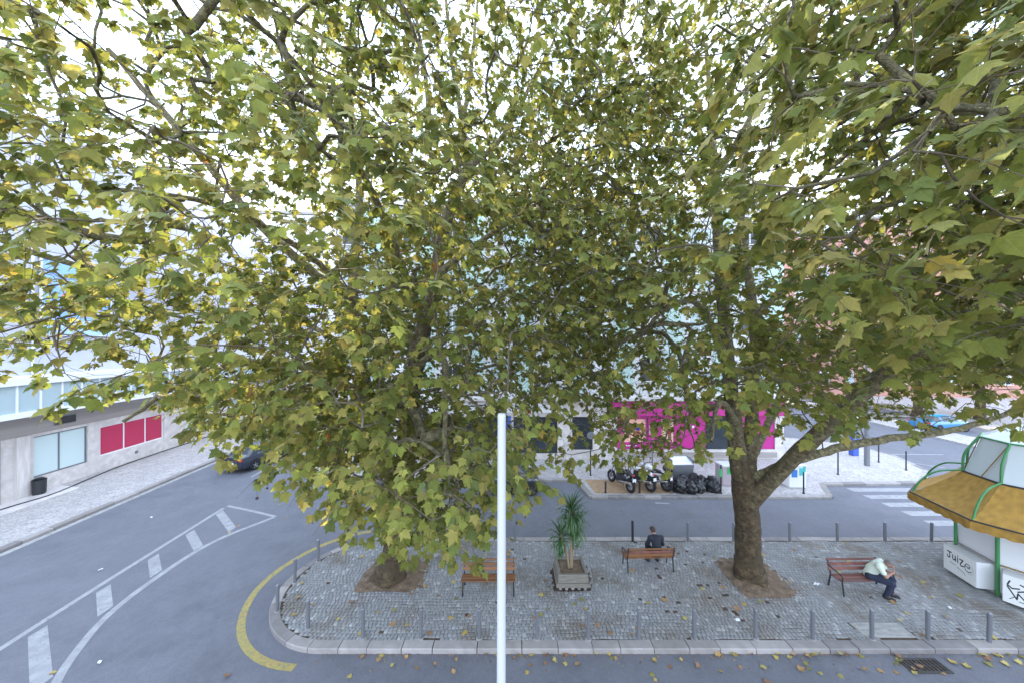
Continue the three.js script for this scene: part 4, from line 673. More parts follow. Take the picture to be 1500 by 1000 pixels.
// ================================================================ kiosk
{
  const cx = 16.9, cz = 11, k = thing('kiosk', 'eight-sided white kiosk with ochre awning, green posts and graffiti on its counters', 'kiosk', [cx, 0.115, cz]);
  const awn = new THREE.MeshPhysicalMaterial({ color: rgb(0.50, 0.285, 0.055), map: tex(256, (u, v) => { const m = 0.88 + 0.1 * wrapNoise(u, v, 4) + 0.05 * wrapNoise(u, v, 25, nB) + (rT() - 0.5) * 0.05; return [m, m, m]; }, true, 1.5), roughness: 0.85, side: THREE.DoubleSide }), green = std(0.06, 0.26, 0.09, 0.45), gold = std(0.28, 0.2, 0.08, 0.5), kGlass = new THREE.MeshPhysicalMaterial({ color: rgb(0.62, 0.68, 0.70), roughness: 0.25 });
  const ang = (i) => (167 + 22.5 - 45 * i) * Math.PI / 180, C = (i, r, y) => pt(r * Math.cos(ang(i)), y, -r * Math.sin(ang(i)));
  const RW = 1.65, RE = 2.78, HE = 2.42, RT = 1.5, HT = 3.5, RL = 1.12, HL = 4.75;
  part('floor', new THREE.CylinderGeometry(RW + 0.05, RW + 0.05, 0.1, 8).rotateY(-ang(0) + Math.PI / 2).translate(0, 0.05, 0), M.concrete, k);
  const panel = (a, b, c, d, th = 0.03) => { const n = new THREE.Vector3().crossVectors(b.clone().sub(a), d.clone().sub(a)).normalize().multiplyScalar(th), q = [a, b, c, d], r = q.map((p) => p.clone().add(n)), P = [], f = (A, B, Cc, D) => P.push(...A, ...B, ...Cc, ...A, ...Cc, ...D); f(...r); f(q[3], q[2], q[1], q[0]); for (let i = 0; i < 4; i++) { const j = (i + 1) % 4; f(q[i], q[j], r[j], r[i]); } const g = new THREE.BufferGeometry(); g.setAttribute('position', new THREE.Float32BufferAttribute(P, 3)); const uv = []; for (let i = 0; i < P.length / 3; i++) uv.push(P[i * 3] + P[i * 3 + 2], P[i * 3 + 1]); g.setAttribute('uv', new THREE.Float32BufferAttribute(uv, 2)); g.computeVertexNormals(); return g; };
  const lerp = (a, b, t) => a.clone().lerp(b, t);
  const tagTex = (kind) => { const cv = document.createElement('canvas'); cv.width = 512; cv.height = 320; const c = cv.getContext('2d'); c.fillStyle = '#e9eae6'; c.fillRect(0, 0, 512, 320); for (let i = 0; i < 60; i++) { c.fillStyle = `rgba(120,115,100,${0.03 + 0.05 * rT()})`; c.fillRect(rT() * 512, rT() * 320, 2 + rT() * 30, 1 + rT() * 8); } c.strokeStyle = '#20242c'; c.lineCap = 'round'; c.lineJoin = 'round'; c.lineWidth = 15; const L = (...p) => { c.beginPath(); c.moveTo(p[0], p[1]); for (let i = 2; i < p.length; i += 2) c.lineTo(p[i], p[i + 1]); c.stroke(); };
    if (kind === 0) { L(60, 62, 130, 58); L(100, 60, 104, 120, 92, 140, 66, 132, 62, 112); L(150, 78, 150, 124, 166, 138, 190, 126, 192, 76); L(192, 78, 200, 140); L(230, 84, 232, 140); L(230, 58, 232, 62); L(262, 84, 314, 80, 272, 140, 280, 160, 326, 150); c.lineWidth = 9; L(342, 130, 420, 122, 404, 92, 364, 92, 338, 128, 352, 176, 400, 186, 440, 164); L(380, 140, 414, 136); c.lineWidth = 6; L(110, 186, 200, 196); L(220, 210, 320, 226, 350, 250); c.lineWidth = 2; c.beginPath(); c.ellipse(408, 150, 60, 56, 0, 0, 7); c.stroke(); }
    else { L(60, 60, 40, 110, 80, 140, 140, 120); L(150, 70, 250, 96, 130, 160); L(40, 130, 120, 250, 130, 180, 190, 240); L(210, 150, 200, 230, 260, 180, 270, 250); L(300, 90, 380, 220); L(390, 80, 340, 240); c.lineWidth = 7; L(60, 270, 100, 230); L(140, 270, 300, 262); }
    const t = new THREE.CanvasTexture(cv); t.colorSpace = THREE.SRGBColorSpace; return new THREE.MeshStandardMaterial({ map: t, roughness: 0.55 }); };
  for (let i = 0; i < 8; i++) {
    const a = i, b = i + 1;
    part('post', rod(C(a, RW, 0), C(a, RW, HE + 0.3), 0.045, 10), green, k);
    part('wall_panel', panel(C(a, RW - 0.06, 0.1), C(b, RW - 0.06, 0.1), C(b, RW - 0.06, HE + 0.2), C(a, RW - 0.06, HE + 0.2), 0.03), M.white, k);
    part('trim', rod(C(a, RW - 0.01, 0.98), C(b, RW - 0.01, 0.98), 0.025, 6), i === 0 ? M.greyStone : gold, k);
    // counter box hung on the face
    const A = C(a, RW, 0), B = C(b, RW, 0), out = A.clone().add(B).normalize(), p = lerp(A, B, 0.09), q = lerp(A, B, 0.91), o = out.clone().multiplyScalar(0.42), y = (v, h) => pt(v.x, h, v.z);
    const P0 = y(p, 0.1).addScaledVector(out, -0.03), Q0 = y(q, 0.1).addScaledVector(out, -0.03), P1 = y(p.clone().add(o), 0.1), Q1 = y(q.clone().add(o), 0.1), up = pt(0, 0.82, 0), U = (v) => v.clone().add(up);
    const P = [], f = (A1, B1, C1, D1) => P.push(...A1, ...B1, ...C1, ...A1, ...C1, ...D1); f(P1, Q1, U(Q1), U(P1)); f(Q1, Q0, U(Q0), U(Q1)); f(P0, P1, U(P1), U(P0)); f(U(P1), U(Q1), U(Q0), U(P0)); f(P0, Q0, Q1, P1); f(Q0, P0, U(P0), U(Q0));
    const g = new THREE.BufferGeometry(); g.setAttribute('position', new THREE.Float32BufferAttribute(P, 3)); g.computeVertexNormals(); const cb = i > 0 && i < 4 ? null : part('counter', g, M.white, k);
    if (i === 0 || i === 7) { const e = 0.004, o2 = out.clone().multiplyScalar(e), t = [P1, Q1, U(Q1), U(P1)].map((v) => v.clone().add(o2)), gg = new THREE.BufferGeometry(); gg.setAttribute('position', new THREE.Float32BufferAttribute([t[0], t[1], t[2], t[0], t[2], t[3]].flatMap((v) => v.toArray()), 3)); gg.setAttribute('uv', new THREE.Float32BufferAttribute([1, 0, 0, 0, 0, 1, 1, 0, 0, 1, 1, 1], 2)); gg.computeVertexNormals(); part('graffiti', gg, tagTex(i ? 1 : 0), cb); }
    // awning cloth, sagging between the ribs, with a scalloped valance
    const n = 12, m = 8, pos = [], uv = [], ix = []; for (let u = 0; u <= n; u++) for (let v = 0; v <= m; v++) { const e = lerp(C(a, RE, HE), C(b, RE, HE), u / n), t = lerp(C(a, RT, HT), C(b, RT, HT), u / n), s = v / m, pp = lerp(e, t, s); pp.y -= 0.13 * Math.sin(Math.PI * s) * (0.5 + 0.5 * Math.sin(Math.PI * u / n)) - 0.02 * nA(u * 0.5 + i * 7, v * 0.5, 1); pos.push(...pp); uv.push(u / 4, v / 4); }
    for (let u = 0; u < n; u++) for (let v = 0; v < m; v++) { const q0 = u * (m + 1) + v; ix.push(q0, q0 + m + 1, q0 + 1, q0 + 1, q0 + m + 1, q0 + m + 2); }
    const ag = new THREE.BufferGeometry(); ag.setAttribute('position', new THREE.Float32BufferAttribute(pos, 3)); ag.setAttribute('uv', new THREE.Float32BufferAttribute(uv, 2)); ag.setIndex(ix); ag.computeVertexNormals(); const aw = part('awning', ag, awn, k);
    const vp = [], vi = [], vu = [], N = 48; for (let u = 0; u <= N; u++) { const e = lerp(C(a, RE + 0.005, HE), C(b, RE + 0.005, HE), u / N), w = 0.2 + 0.045 * Math.abs(Math.sin(u / N * Math.PI * 7)); for (const h of [0.015, -w * 0.5, -w]) { const rr = e.clone(); rr.y += h; rr.addScaledVector(out, 0.012 * Math.sin(u * 0.8) * (h < 0 ? 1 : 0)); vp.push(...rr); vu.push(u / 12, h * 2); } if (u) { const s0 = (u - 1) * 3; for (const w2 of [0, 1]) vi.push(s0 + w2, s0 + w2 + 1, s0 + w2 + 3, s0 + w2 + 1, s0 + w2 + 4, s0 + w2 + 3); } }
    const vg = new THREE.BufferGeometry(); vg.setAttribute('position', new THREE.Float32BufferAttribute(vp, 3)); vg.setAttribute('uv', new THREE.Float32BufferAttribute(vu, 2)); vg.setIndex(vi); vg.computeVertexNormals(); part('valance', vg, awn, aw);
    part('gutter', rod(C(a, RE - 0.06, HE + 0.035), C(b, RE - 0.06, HE + 0.035), 0.03, 6), M.darkSteel, k);
    // bowed green rib over each hip
    const e0 = C(a, RE - 0.12, HE + 0.06), e1 = C(a, RT + 0.02, HT + 0.03); part('rib', tube([e0, lerp(e0, e1, 0.18).add(pt(0, 0.28, 0)), lerp(e0, e1, 0.5).add(pt(0, 0.34, 0)), e1], 0.03, 18, 8), green, k);
    part('lantern_rib', tube([C(a, RT, HT), C(a, (RT + RL) / 2 + 0.14, (HT + HL) / 2), C(a, RL, HL)], 0.034, 12, 8), green, k);
    part('lantern_pane', panel(C(a, RT - 0.04, HT), C(b, RT - 0.04, HT), C(b, RL - 0.03, HL), C(a, RL - 0.03, HL), 0.015), kGlass, k);
    part('glazing_bar', rod(lerp(C(a, RT, HT), C(b, RT, HT), 0.5), C(a, RL, HL), 0.016, 6), gold, k);
    part('lantern_ring', rod(C(a, RL, HL), C(b, RL, HL), 0.03, 6), green, k);
    part('lantern_ring', rod(C(a, RT, HT), C(b, RT, HT), 0.03, 6), M.darkSteel, k);
    part('roof_pane', panel(C(a, RL, HL), C(b, RL, HL), pt(0.01, HL + 0.7, 0), pt(-0.01, HL + 0.7, 0), 0.01), kGlass, k);
  }
}

// ================================================================ vehicles
function wheel(parent, x, y, z, r, w, rimMat) {
  const g = new THREE.Group(); g.name = 'wheel'; g.position.set(x, y, z); parent.add(g);
  part('tyre', new THREE.LatheGeometry([[r * 0.62, -w / 2], [r * 0.93, -w / 2], [r, -w * 0.32], [r, w * 0.32], [r * 0.93, w / 2], [r * 0.62, w / 2]].map(([a, b]) => new THREE.Vector2(a, b)), 28).rotateX(Math.PI / 2), M.rubber, g);
  const s = []; for (let i = 0; i < 5; i++) s.push(box(r * 0.14, r * 0.62, w * 0.3, 0, r * 0.33, 0).rotateZ(i * Math.PI * 0.4)); s.push(new THREE.TorusGeometry(r * 0.62, r * 0.05, 6, 24), new THREE.CylinderGeometry(r * 0.14, r * 0.14, w * 0.5, 12).rotateX(Math.PI / 2));
  part('rim', join(...s).translate(0, 0, z > 0 ? w * 0.3 : -w * 0.3), rimMat, g); part('brake_disc', new THREE.CylinderGeometry(r * 0.6, r * 0.6, w * 0.2, 20).rotateX(Math.PI / 2), M.black, g);
}
function carBody(st, glassSpans) {   // stations along x: [x, halfWidth, yBottom, yBelt, yRoof, roofHalfWidth]; cabin faces between belt and roof become glass
  const ring = ([x, w, y0, yb, yr, wr]) => { const h = [[0, y0], [w * 0.86, y0], [w * 0.99, y0 + 0.12], [w, (y0 + yb) / 2 + 0.03], [w * 0.975, yb - 0.04], [w * 0.95, yb], [wr, yr - 0.05], [wr * 0.86, yr - 0.005], [0, yr + 0.012]]; return [...h, ...h.slice(1, -1).reverse().map(([a, b]) => [-a, b])].map(([z, y]) => [x, y, z]); };
  const B = [], G = [], put = (T, a, b, c, d) => T.push(...a, ...b, ...c, ...a, ...c, ...d), R = st.map(ring), n = R[0].length;
  for (let i = 0; i < R.length - 1; i++) for (let k = 0; k < n; k++) { const j = (k + 1) % n, sideG = glassSpans.side.includes(i) && (k === 5 || k === n - 6), endG = glassSpans.end.includes(i) && k >= 5 && k <= n - 6; put(sideG || endG ? G : B, R[i][k], R[i][j], R[i + 1][j], R[i + 1][k]); }
  for (const [e, f] of [[R[0], 0], [R[R.length - 1], 1]]) for (let k = 1; k < n - 1; k++) f ? B.push(...e[0], ...e[k], ...e[k + 1]) : B.push(...e[0], ...e[k + 1], ...e[k]);
  return [B, G].map((P) => { const g = new THREE.BufferGeometry(); g.setAttribute('position', new THREE.Float32BufferAttribute(P, 3)); g.computeVertexNormals(); return toCreasedNormals(mergeVertices(g.deleteAttribute('normal')), 0.6); });
}
function car(label, pos, turn, st, spans, paint, axles, r, rim, W) {
  const c = thing('car', label, 'car', pos, turn), [b, g] = carBody(st, spans); const body = part('body', b, paint, c); part('windows', g, M.glass, c);
  for (const x of axles) for (const s of [-1, 1]) { wheel(c, x, r, s * (W - 0.085), r, 0.2, rim); part('wheel_arch', new THREE.CylinderGeometry(r + 0.07, r + 0.07, 0.03, 28, 1, false, -Math.PI * 0.62, Math.PI * 1.24).rotateX(Math.PI / 2).rotateZ(Math.PI).translate(x, r + 0.02, s * (W - 0.012)), M.black, body); }
  return { c, body };
}
const carPaint = (r, g, b) => new THREE.MeshPhysicalMaterial({ color: rgb(r, g, b), roughness: 0.3, clearcoat: 1, clearcoatRoughness: 0.05 });
const redLamp = std(0.55, 0.02, 0.02, 0.2), lampGlass = std(0.6, 0.62, 0.64, 0.15);
{ // small two-seater across the road, nose to the right (+x)
  const { c, body } = car('tiny black two-seat car parked at the far kerb behind the white pole', [0.1, 0, 18.75], 0, [[-1.35, 0.62, 0.42, 0.8, 1.0, 0.55], [-1.3, 0.74, 0.3, 0.88, 1.16, 0.6], [-1.18, 0.8, 0.24, 0.95, 1.47, 0.6], [-0.95, 0.83, 0.22, 0.97, 1.55, 0.62], [-0.88, 0.83, 0.22, 0.97, 1.56, 0.62], [0.12, 0.83, 0.22, 0.93, 1.55, 0.62], [0.2, 0.83, 0.22, 0.93, 1.53, 0.62], [0.72, 0.82, 0.22, 0.93, 1.02, 0.62], [1.0, 0.8, 0.24, 0.88, 0.93, 0.6], [1.25, 0.72, 0.28, 0.72, 0.78, 0.55], [1.35, 0.58, 0.34, 0.6, 0.66, 0.45]], { side: [4], end: [6] }, carPaint(0.012, 0.016, 0.03), [-0.93, 0.94], 0.3, std(0.16, 0.14, 0.09, 0.35, { metalness: 0.8 }), 0.83);
  for (const s of [-1, 1]) { part('headlight', new THREE.SphereGeometry(0.1, 14, 10).scale(1, 0.8, 0.7), lampGlass, body, [1.17, 0.74, s * 0.62]); part('tail_light', rbox(0.06, 0.2, 0.1, 0.02), redLamp, body, [-1.31, 0.8, s * 0.66]); part('mirror', rbox(0.1, 0.11, 0.14, 0.03), M.black, body, [0.45, 0.98, s * 0.92]); part('door_handle', rbox(0.13, 0.03, 0.03, 0.01), M.chrome, body, [-0.55, 0.82, s * 0.84]); part('indicator', new THREE.SphereGeometry(0.03, 10, 8), lampGlass, body, [0.62, 0.72, s * 0.83]); }
  const sedan = [[-2.3, 0.62, 0.42, 0.86, 0.9, 0.6], [-2.24, 0.8, 0.3, 0.95, 1.0, 0.66], [-1.75, 0.89, 0.22, 0.98, 1.05, 0.66], [-1.15, 0.9, 0.2, 0.98, 1.36, 0.62], [-1.0, 0.9, 0.2, 0.98, 1.4, 0.62], [-0.1, 0.9, 0.2, 0.97, 1.44, 0.63], [0.0, 0.9, 0.2, 0.97, 1.44, 0.63], [0.6, 0.9, 0.2, 0.96, 1.38, 0.62], [0.7, 0.9, 0.2, 0.96, 1.34, 0.62], [1.25, 0.9, 0.2, 0.95, 1.02, 0.68], [1.9, 0.86, 0.24, 0.84, 0.9, 0.64], [2.25, 0.74, 0.3, 0.66, 0.72, 0.55], [2.34, 0.6, 0.36, 0.58, 0.63, 0.45]];
  const d = car('dark blue saloon car with red tail lights on the left street, driving away', [-17.0, 0, 23.1], Math.PI / 2 - 0.1, sedan, { side: [4, 6], end: [2, 8] }, carPaint(0.016, 0.022, 0.042), [-1.42, 1.42], 0.32, M.chrome, 0.9);
  for (const s of [-1, 1]) { part('tail_light', rbox(0.1, 0.13, 0.42, 0.03), redLamp, d.body, [-2.25, 0.84, s * 0.58]); part('headlight', rbox(0.2, 0.1, 0.3, 0.03), lampGlass, d.body, [2.12, 0.66, s * 0.55]); part('mirror', rbox(0.1, 0.12, 0.16, 0.03), M.black, d.body, [0.95, 1.0, s * 0.98]); part('window_trim', box(2.2, 0.025, 0.02, -0.15, 0.99, s * 0.872), M.chrome, d.body); part('exhaust', new THREE.CylinderGeometry(0.035, 0.035, 0.1, 12).rotateZ(Math.PI / 2), M.chrome, d.body, [-2.24, 0.33, s * 0.5]); }
  part('number_plate', box(0.02, 0.11, 0.5, -2.3, 0.66, 0), M.white, d.body); part('bumper', rbox(0.12, 0.2, 1.5, 0.05), M.black, d.body, [-2.24, 0.42, 0]);
  const e = car('bright blue car parked on the right street under the far plane trees', [39.4, 0, 31.4], 0.12, sedan, { side: [4, 6], end: [2, 8] }, carPaint(0.02, 0.20, 0.42), [-1.42, 1.42], 0.32, M.chrome, 0.9);
  for (const s of [-1, 1]) { part('tail_light', rbox(0.1, 0.13, 0.42, 0.03), redLamp, e.body, [-2.25, 0.84, s * 0.58]); part('headlight', rbox(0.2, 0.1, 0.3, 0.03), lampGlass, e.body, [2.12, 0.66, s * 0.55]); }
}
function motorcycle(label, x, z, turn, tank, extra) {   // points to +x; leans on its stand
  const m = thing('motorcycle', label, 'motorcycle', [x, 0.125, z], turn, 'motorcycles in the ochre bay'); m.rotation.order = 'YXZ'; m.rotation.x = 0.12; m.scale.setScalar(1.1);
  for (const px of [-0.7, 0.72]) { const g = new THREE.Group(); g.name = 'wheel'; g.position.set(px, 0.31, 0); m.add(g); part('tyre', new THREE.TorusGeometry(0.245, 0.068, 10, 26), M.rubber, g); const s = [new THREE.TorusGeometry(0.18, 0.02, 6, 22), new THREE.CylinderGeometry(0.05, 0.05, 0.12, 10).rotateX(Math.PI / 2)]; for (let i = 0; i < 5; i++) s.push(box(0.03, 0.18, 0.03, 0, 0.09, 0).rotateZ(i * 1.2566)); part('rim', join(...s), M.steel, g); }
  part('engine', join(rbox(0.46, 0.34, 0.32, 0.06, 0, 0.42, 0), rbox(0.22, 0.3, 0.26, 0.04, 0.16, 0.6, 0), new THREE.CylinderGeometry(0.12, 0.12, 0.38, 14).rotateX(Math.PI / 2).translate(-0.08, 0.38, 0)), M.darkSteel, m);
  part('frame', join(rod(pt(0.52, 0.92, 0), pt(-0.1, 0.5, 0), 0.035), rod(pt(-0.7, 0.31, 0.09), pt(-0.1, 0.45, 0.09), 0.028), rod(pt(-0.7, 0.31, -0.09), pt(-0.1, 0.45, -0.09), 0.028), rod(pt(-0.6, 0.78, 0.05), pt(0.1, 0.7, 0.05), 0.025)), M.darkSteel, m);
  part('fork', join(rod(pt(0.72, 0.31, 0.09), pt(0.5, 0.98, 0.09), 0.026), rod(pt(0.72, 0.31, -0.09), pt(0.5, 0.98, -0.09), 0.026)), M.steel, m);
  part('fuel_tank', new THREE.SphereGeometry(0.2, 20, 14).scale(1.35, 0.75, 0.8).translate(0.22, 0.88, 0), tank, m);
  part('seat', rbox(0.62, 0.1, 0.24, 0.05).rotateZ(0.1).translate(-0.3, 0.83, 0), extra.seat ?? M.black, m);
  part('tail', rbox(0.4, 0.12, 0.2, 0.05).rotateZ(0.28).translate(-0.62, 0.85, 0), tank, m);
  part('handlebar', tube([pt(0.3, 1.08, 0.38), pt(0.44, 1.06, 0.2), pt(0.5, 1.02, 0), pt(0.44, 1.06, -0.2), pt(0.3, 1.08, -0.38)], 0.016, 20, 8), M.black, m);
  for (const s of [-1, 1]) { const r = part('mirror', rod(pt(0.4, 1.06, s * 0.26), pt(0.38, 1.26, s * 0.32), 0.008), M.black, m); part('mirror_glass', rbox(0.03, 0.07, 0.12, 0.012).translate(0.38, 1.28, s * 0.33), M.black, r); }
  part('headlight', new THREE.SphereGeometry(0.1, 16, 12).translate(0.63, 0.93, 0), lampGlass, m); part('tail_light', rbox(0.05, 0.06, 0.14, 0.02).translate(-0.83, 0.85, 0), redLamp, m);
  part('exhaust', rod(pt(0.0, 0.32, -0.15), pt(-0.85, 0.5, -0.19), 0.045, 12, 0.06), M.chrome, m); part('mudguard', new THREE.TorusGeometry(0.33, 0.05, 6, 16, 1.7).rotateZ(0.9).translate(-0.7, 0.31, 0), M.black, m);
  part('number_plate', box(0.012, 0.15, 0.2, -0.98, 0.55, 0).rotateZ(-0.1), M.white, m); part('plate_holder', rod(pt(-0.78, 0.8, 0), pt(-0.93, 0.58, 0), 0.02), M.black, m); part('stand', rod(pt(0, 0.3, 0.12), pt(0.1, -0.01, 0.3), 0.014), M.darkSteel, m);
  if (extra.box) part('top_case', new THREE.SphereGeometry(0.25, 20, 14).scale(1, 0.8, 1.05).translate(-0.72, 1.1, 0), extra.box, m);
  if (extra.screen) part('windscreen', new THREE.SphereGeometry(0.26, 18, 12, 0, Math.PI, 0.2, 1.2).rotateY(Math.PI / 2).scale(0.6, 1.2, 0.9).translate(0.5, 1.02, 0), M.white, m);
}
motorcycle('black motorcycle at the near end of the ochre bay, beside the low black post', 5.95, 18.75, 1.95, std(0.012, 0.012, 0.014, 0.3), {});
motorcycle('white and dark red motorcycle with a small screen, between two others in the ochre bay', 6.95, 18.8, 2.1, std(0.66, 0.67, 0.68, 0.25), { screen: true, seat: std(0.11, 0.02, 0.03, 0.5) });
motorcycle('white motorcycle with a dark round top case, beside the black rubbish bags', 7.75, 18.8, 2.25, std(0.7, 0.71, 0.72, 0.25), { box: std(0.05, 0.028, 0.035, 0.25) });

// ================================================================ rubbish, bins, street things across the road
const bagMat = std(0.012, 0.012, 0.014, 0.28);
[[8.95, 18.25, 0.42], [9.45, 18.1, 0.36], [9.35, 18.65, 0.4], [9.95, 18.2, 0.33], [10.3, 18.55, 0.4], [10.75, 18.3, 0.43], [10.1, 18.95, 0.38], [8.75, 18.85, 0.35]].forEach(([x, z, r], i) => {
  const g = new THREE.IcosahedronGeometry(1, 4), p = g.attributes.position; for (let k = 0; k < p.count; k++) { const v = pt(p.getX(k), p.getY(k), p.getZ(k)), n = 1 + 0.14 * nA(v.x * 1.6 + i * 5, v.y * 1.6, v.z * 1.6) + 0.06 * Math.abs(nB(v.x * 5 + i, v.y * 3, v.z * 5)) + (v.y > 0.8 ? (v.y - 0.8) * 1.6 : 0); p.setXYZ(k, v.x * n * r, Math.max(-0.62, v.y * n) * r * 0.95, v.z * n * r); } g.computeVertexNormals();
  const b = thing('rubbish_bag', 'full black plastic rubbish bag in the heap beside the motorcycles', 'bag', [x, 0.12 + r * 0.585, z], i, 'heap of black rubbish bags'); part('sack', g, bagMat, b); part('knot', new THREE.ConeGeometry(0.07, 0.14, 7).rotateX(Math.PI).translate(0.02, r * 1.12, 0), bagMat, b);
});
{ const d = thing('waste_container', 'grey metal waste container with a sloping pale lid behind the rubbish bags', 'container', [9.75, 0.12, 19.85], 0.05); part('body', rbox(1.25, 0.9, 0.75, 0.03, 0, 0.5, 0), M.steel, d); const l = part('lid', rbox(1.3, 0.05, 0.8, 0.02).rotateX(0.28).translate(0, 1.08, 0), M.white, d); part('hinge', rod(pt(-0.62, 1.2, -0.36), pt(0.62, 1.2, -0.36), 0.025), M.steel, l); for (const s of [-1, 1]) part('side_plate', rbox(0.05, 0.5, 0.75, 0.02, s * 0.63, 1.0, 0), M.steel, d); for (const [x, z] of [[-0.5, -0.28], [0.5, -0.28], [-0.5, 0.28], [0.5, 0.28]]) part('caster', new THREE.CylinderGeometry(0.06, 0.06, 0.04, 12).rotateX(Math.PI / 2).translate(x, 0.06, z), M.rubber, d); }
{ const d = thing('recycling_bin', 'grey and pink recycling bin with a green flap, past the rubbish bags', 'bin', [12.0, 0.12, 19.2]); part('body', rbox(0.75, 1.05, 0.7, 0.05, 0, 0.53, 0), std(0.42, 0.36, 0.38, 0.6), d); part('lid', rbox(0.78, 0.12, 0.74, 0.05, 0, 1.1, 0), std(0.6, 0.6, 0.62, 0.5), d); part('flap', box(0.3, 0.34, 0.02, 0.05, 0.85, 0.362), std(0.05, 0.42, 0.13, 0.5), d); }
{ const d = thing('recycling_bin', 'white bin with a turquoise and blue panel, behind the right plane trunk', 'bin', [15.6, 0.12, 19.0]); part('body', rbox(0.95, 1.15, 0.8, 0.06, 0, 0.58, 0), M.white, d); part('panel', box(0.3, 0.4, 0.02, -0.2, 0.8, 0.412), std(0.04, 0.2, 0.55, 0.5), d); part('panel', box(0.25, 0.4, 0.02, 0.2, 0.9, 0.412), std(0.08, 0.5, 0.5, 0.5), d); part('lid', rbox(1.0, 0.1, 0.85, 0.04, 0, 1.2, 0), std(0.7, 0.72, 0.74, 0.5), d); }
function signPost(label, x, z, h, mat, name = 'sign_post') { const p = thing(name, label, 'post', [x, 0.12, z]); part('pole', new THREE.CylinderGeometry(0.032, 0.036, h, 12).translate(0, h / 2, 0), mat, p); part('foot', new THREE.CylinderGeometry(0.06, 0.07, 0.04, 12).translate(0, 0.02, 0), mat, p); return p; }
{ const a = signPost('thin dark post on the far pavement before the dark window', 4.7, 20.4, 2.6, M.darkSteel); part('disc', new THREE.CylinderGeometry(0.22, 0.22, 0.02, 24).rotateX(Math.PI / 2).translate(0, 2.4, 0.05), M.steel, a);
  const b = signPost('thin grey post before the magenta shop window posters', 8.6, 20.9, 2.9, M.steel); part('plate', box(0.4, 0.5, 0.02, 0, 2.6, 0.05), M.white, b);
  const c = signPost('dark post with a small green plate beside the recycling bins', 11.0, 17.95, 1.5, M.darkSteel); part('plate', box(0.14, 0.4, 0.02, -0.06, 1.1, 0.045), std(0.05, 0.42, 0.13, 0.5), c);
  const d = signPost('short dark post with a turquoise plate on the pavement tip', 15.35, 17.95, 1.35, M.darkSteel); part('plate', box(0.14, 0.3, 0.02, 0, 1.3, 0.045), std(0.08, 0.5, 0.5, 0.5), d);
  signPost('dark post with a white top on the right pavement corner', 19.6, 20.5, 2.3, M.darkSteel); const w = scene.children[scene.children.length - 1]; part('sleeve', new THREE.CylinderGeometry(0.045, 0.045, 0.6, 12).translate(0, 2.0, 0), M.white, w); part('top', new THREE.SphereGeometry(0.05, 12, 8).translate(0, 2.32, 0), M.signBlue, w);
  for (const [x, z] of [[24.3, 22.6], [24.5, 21.2]]) signPost('dark post at the rounded corner of the right pavement', x, z, 1.2, M.darkSteel).userData.group = 'posts at the rounded corner'; }
{ // parking sign and ticket machine
  const p = signPost('parking sign on a thin pole above the blue ticket machine', 24.2, 24.4, 3.3, M.steel, 'parking_sign'), cv = document.createElement('canvas'); cv.width = cv.height = 128; const c = cv.getContext('2d'); c.fillStyle = '#f4f4f6'; c.fillRect(0, 0, 128, 128); c.fillStyle = '#2457b4'; c.fillRect(20, 10, 88, 70); c.fillStyle = '#fff'; c.font = 'bold 64px sans-serif'; c.fillText('P', 34, 68); c.fillStyle = '#c43040'; for (let i = 0; i < 6; i++) c.fillRect(18 + i * 16, 92, 11, 18);
  const t = new THREE.CanvasTexture(cv); t.colorSpace = THREE.SRGBColorSpace; const pl = part('plate', box(0.62, 0.62, 0.02, 0, 2.95, 0.05), M.white, p); part('plate_print', new THREE.PlaneGeometry(0.58, 0.58).translate(0, 2.95, 0.062), new THREE.MeshStandardMaterial({ map: t, roughness: 0.5 }), pl);
  const m = thing('ticket_machine', 'blue parking ticket machine on the right pavement', 'machine', [24.05, 0.12, 24.0]); part('cabinet', rbox(0.42, 1.65, 0.36, 0.04, 0, 0.83, 0), M.signBlue, m); part('panel', box(0.2, 0.4, 0.012, -0.08, 1.35, 0.186), M.steel, m); const hd = part('badge', new THREE.CylinderGeometry(0.08, 0.08, 0.012, 20).rotateX(Math.PI / 2).translate(0.1, 1.42, 0.187), M.white, m); part('coin_slot', box(0.02, 0.06, 0.01, 0.1, 1.42, 0.197), M.black, hd);
  const l = thing('street_lamp', 'tall grey street lamp post on the right pavement beside the ticket machine', 'lamp', [22.9, 0.12, 22.0]); part('pole', new THREE.CylinderGeometry(0.07, 0.15, 9, 16).translate(0, 4.5, 0), M.steel, l); part('arm', tube([pt(0, 8.9, 0), pt(0.4, 9.4, 0.2), pt(1.4, 9.6, 0.6)], 0.045), M.steel, l); part('lamp_head', rbox(0.6, 0.14, 0.26, 0.05).translate(1.6, 9.6, 0.68), M.steel, l); }
{ const b = thing('litter_bin', 'small black litter bin against the wall of the white corner building', 'bin', [-24.75, 0.155, 17.85]); part('tub', new THREE.LatheGeometry([[0.2, 0.04], [0.235, 0.08], [0.25, 0.72], [0.235, 0.74], [0.2, 0.7]].map(([x, y]) => new THREE.Vector2(x, y)), 22), M.darkSteel, b); part('rim', new THREE.TorusGeometry(0.245, 0.018, 8, 24).rotateX(Math.PI / 2).translate(0, 0.74, 0), M.black, b); part('lid', new THREE.CylinderGeometry(0.13, 0.2, 0.05, 20).translate(0, 0.82, 0), M.black, b); part('foot', new THREE.CylinderGeometry(0.2, 0.22, 0.05, 20).translate(0, 0.025, 0), M.black, b); }
tag(part('cable', tube([V(-23.7, 0.17, 13.5), V(-24.15, 0.17, 16.1), V(-23.95, 0.17, 17.7), V(-24.5, 0.15, 19.6), V(-25.0, 0.15, 21.4), V(-25.3, 0.15, 24), V(-25.6, 0.15, 30)], 0.035, 90, 8), M.black, scene), 'thick black cable lying along the left pavement by the wall', 'cable');
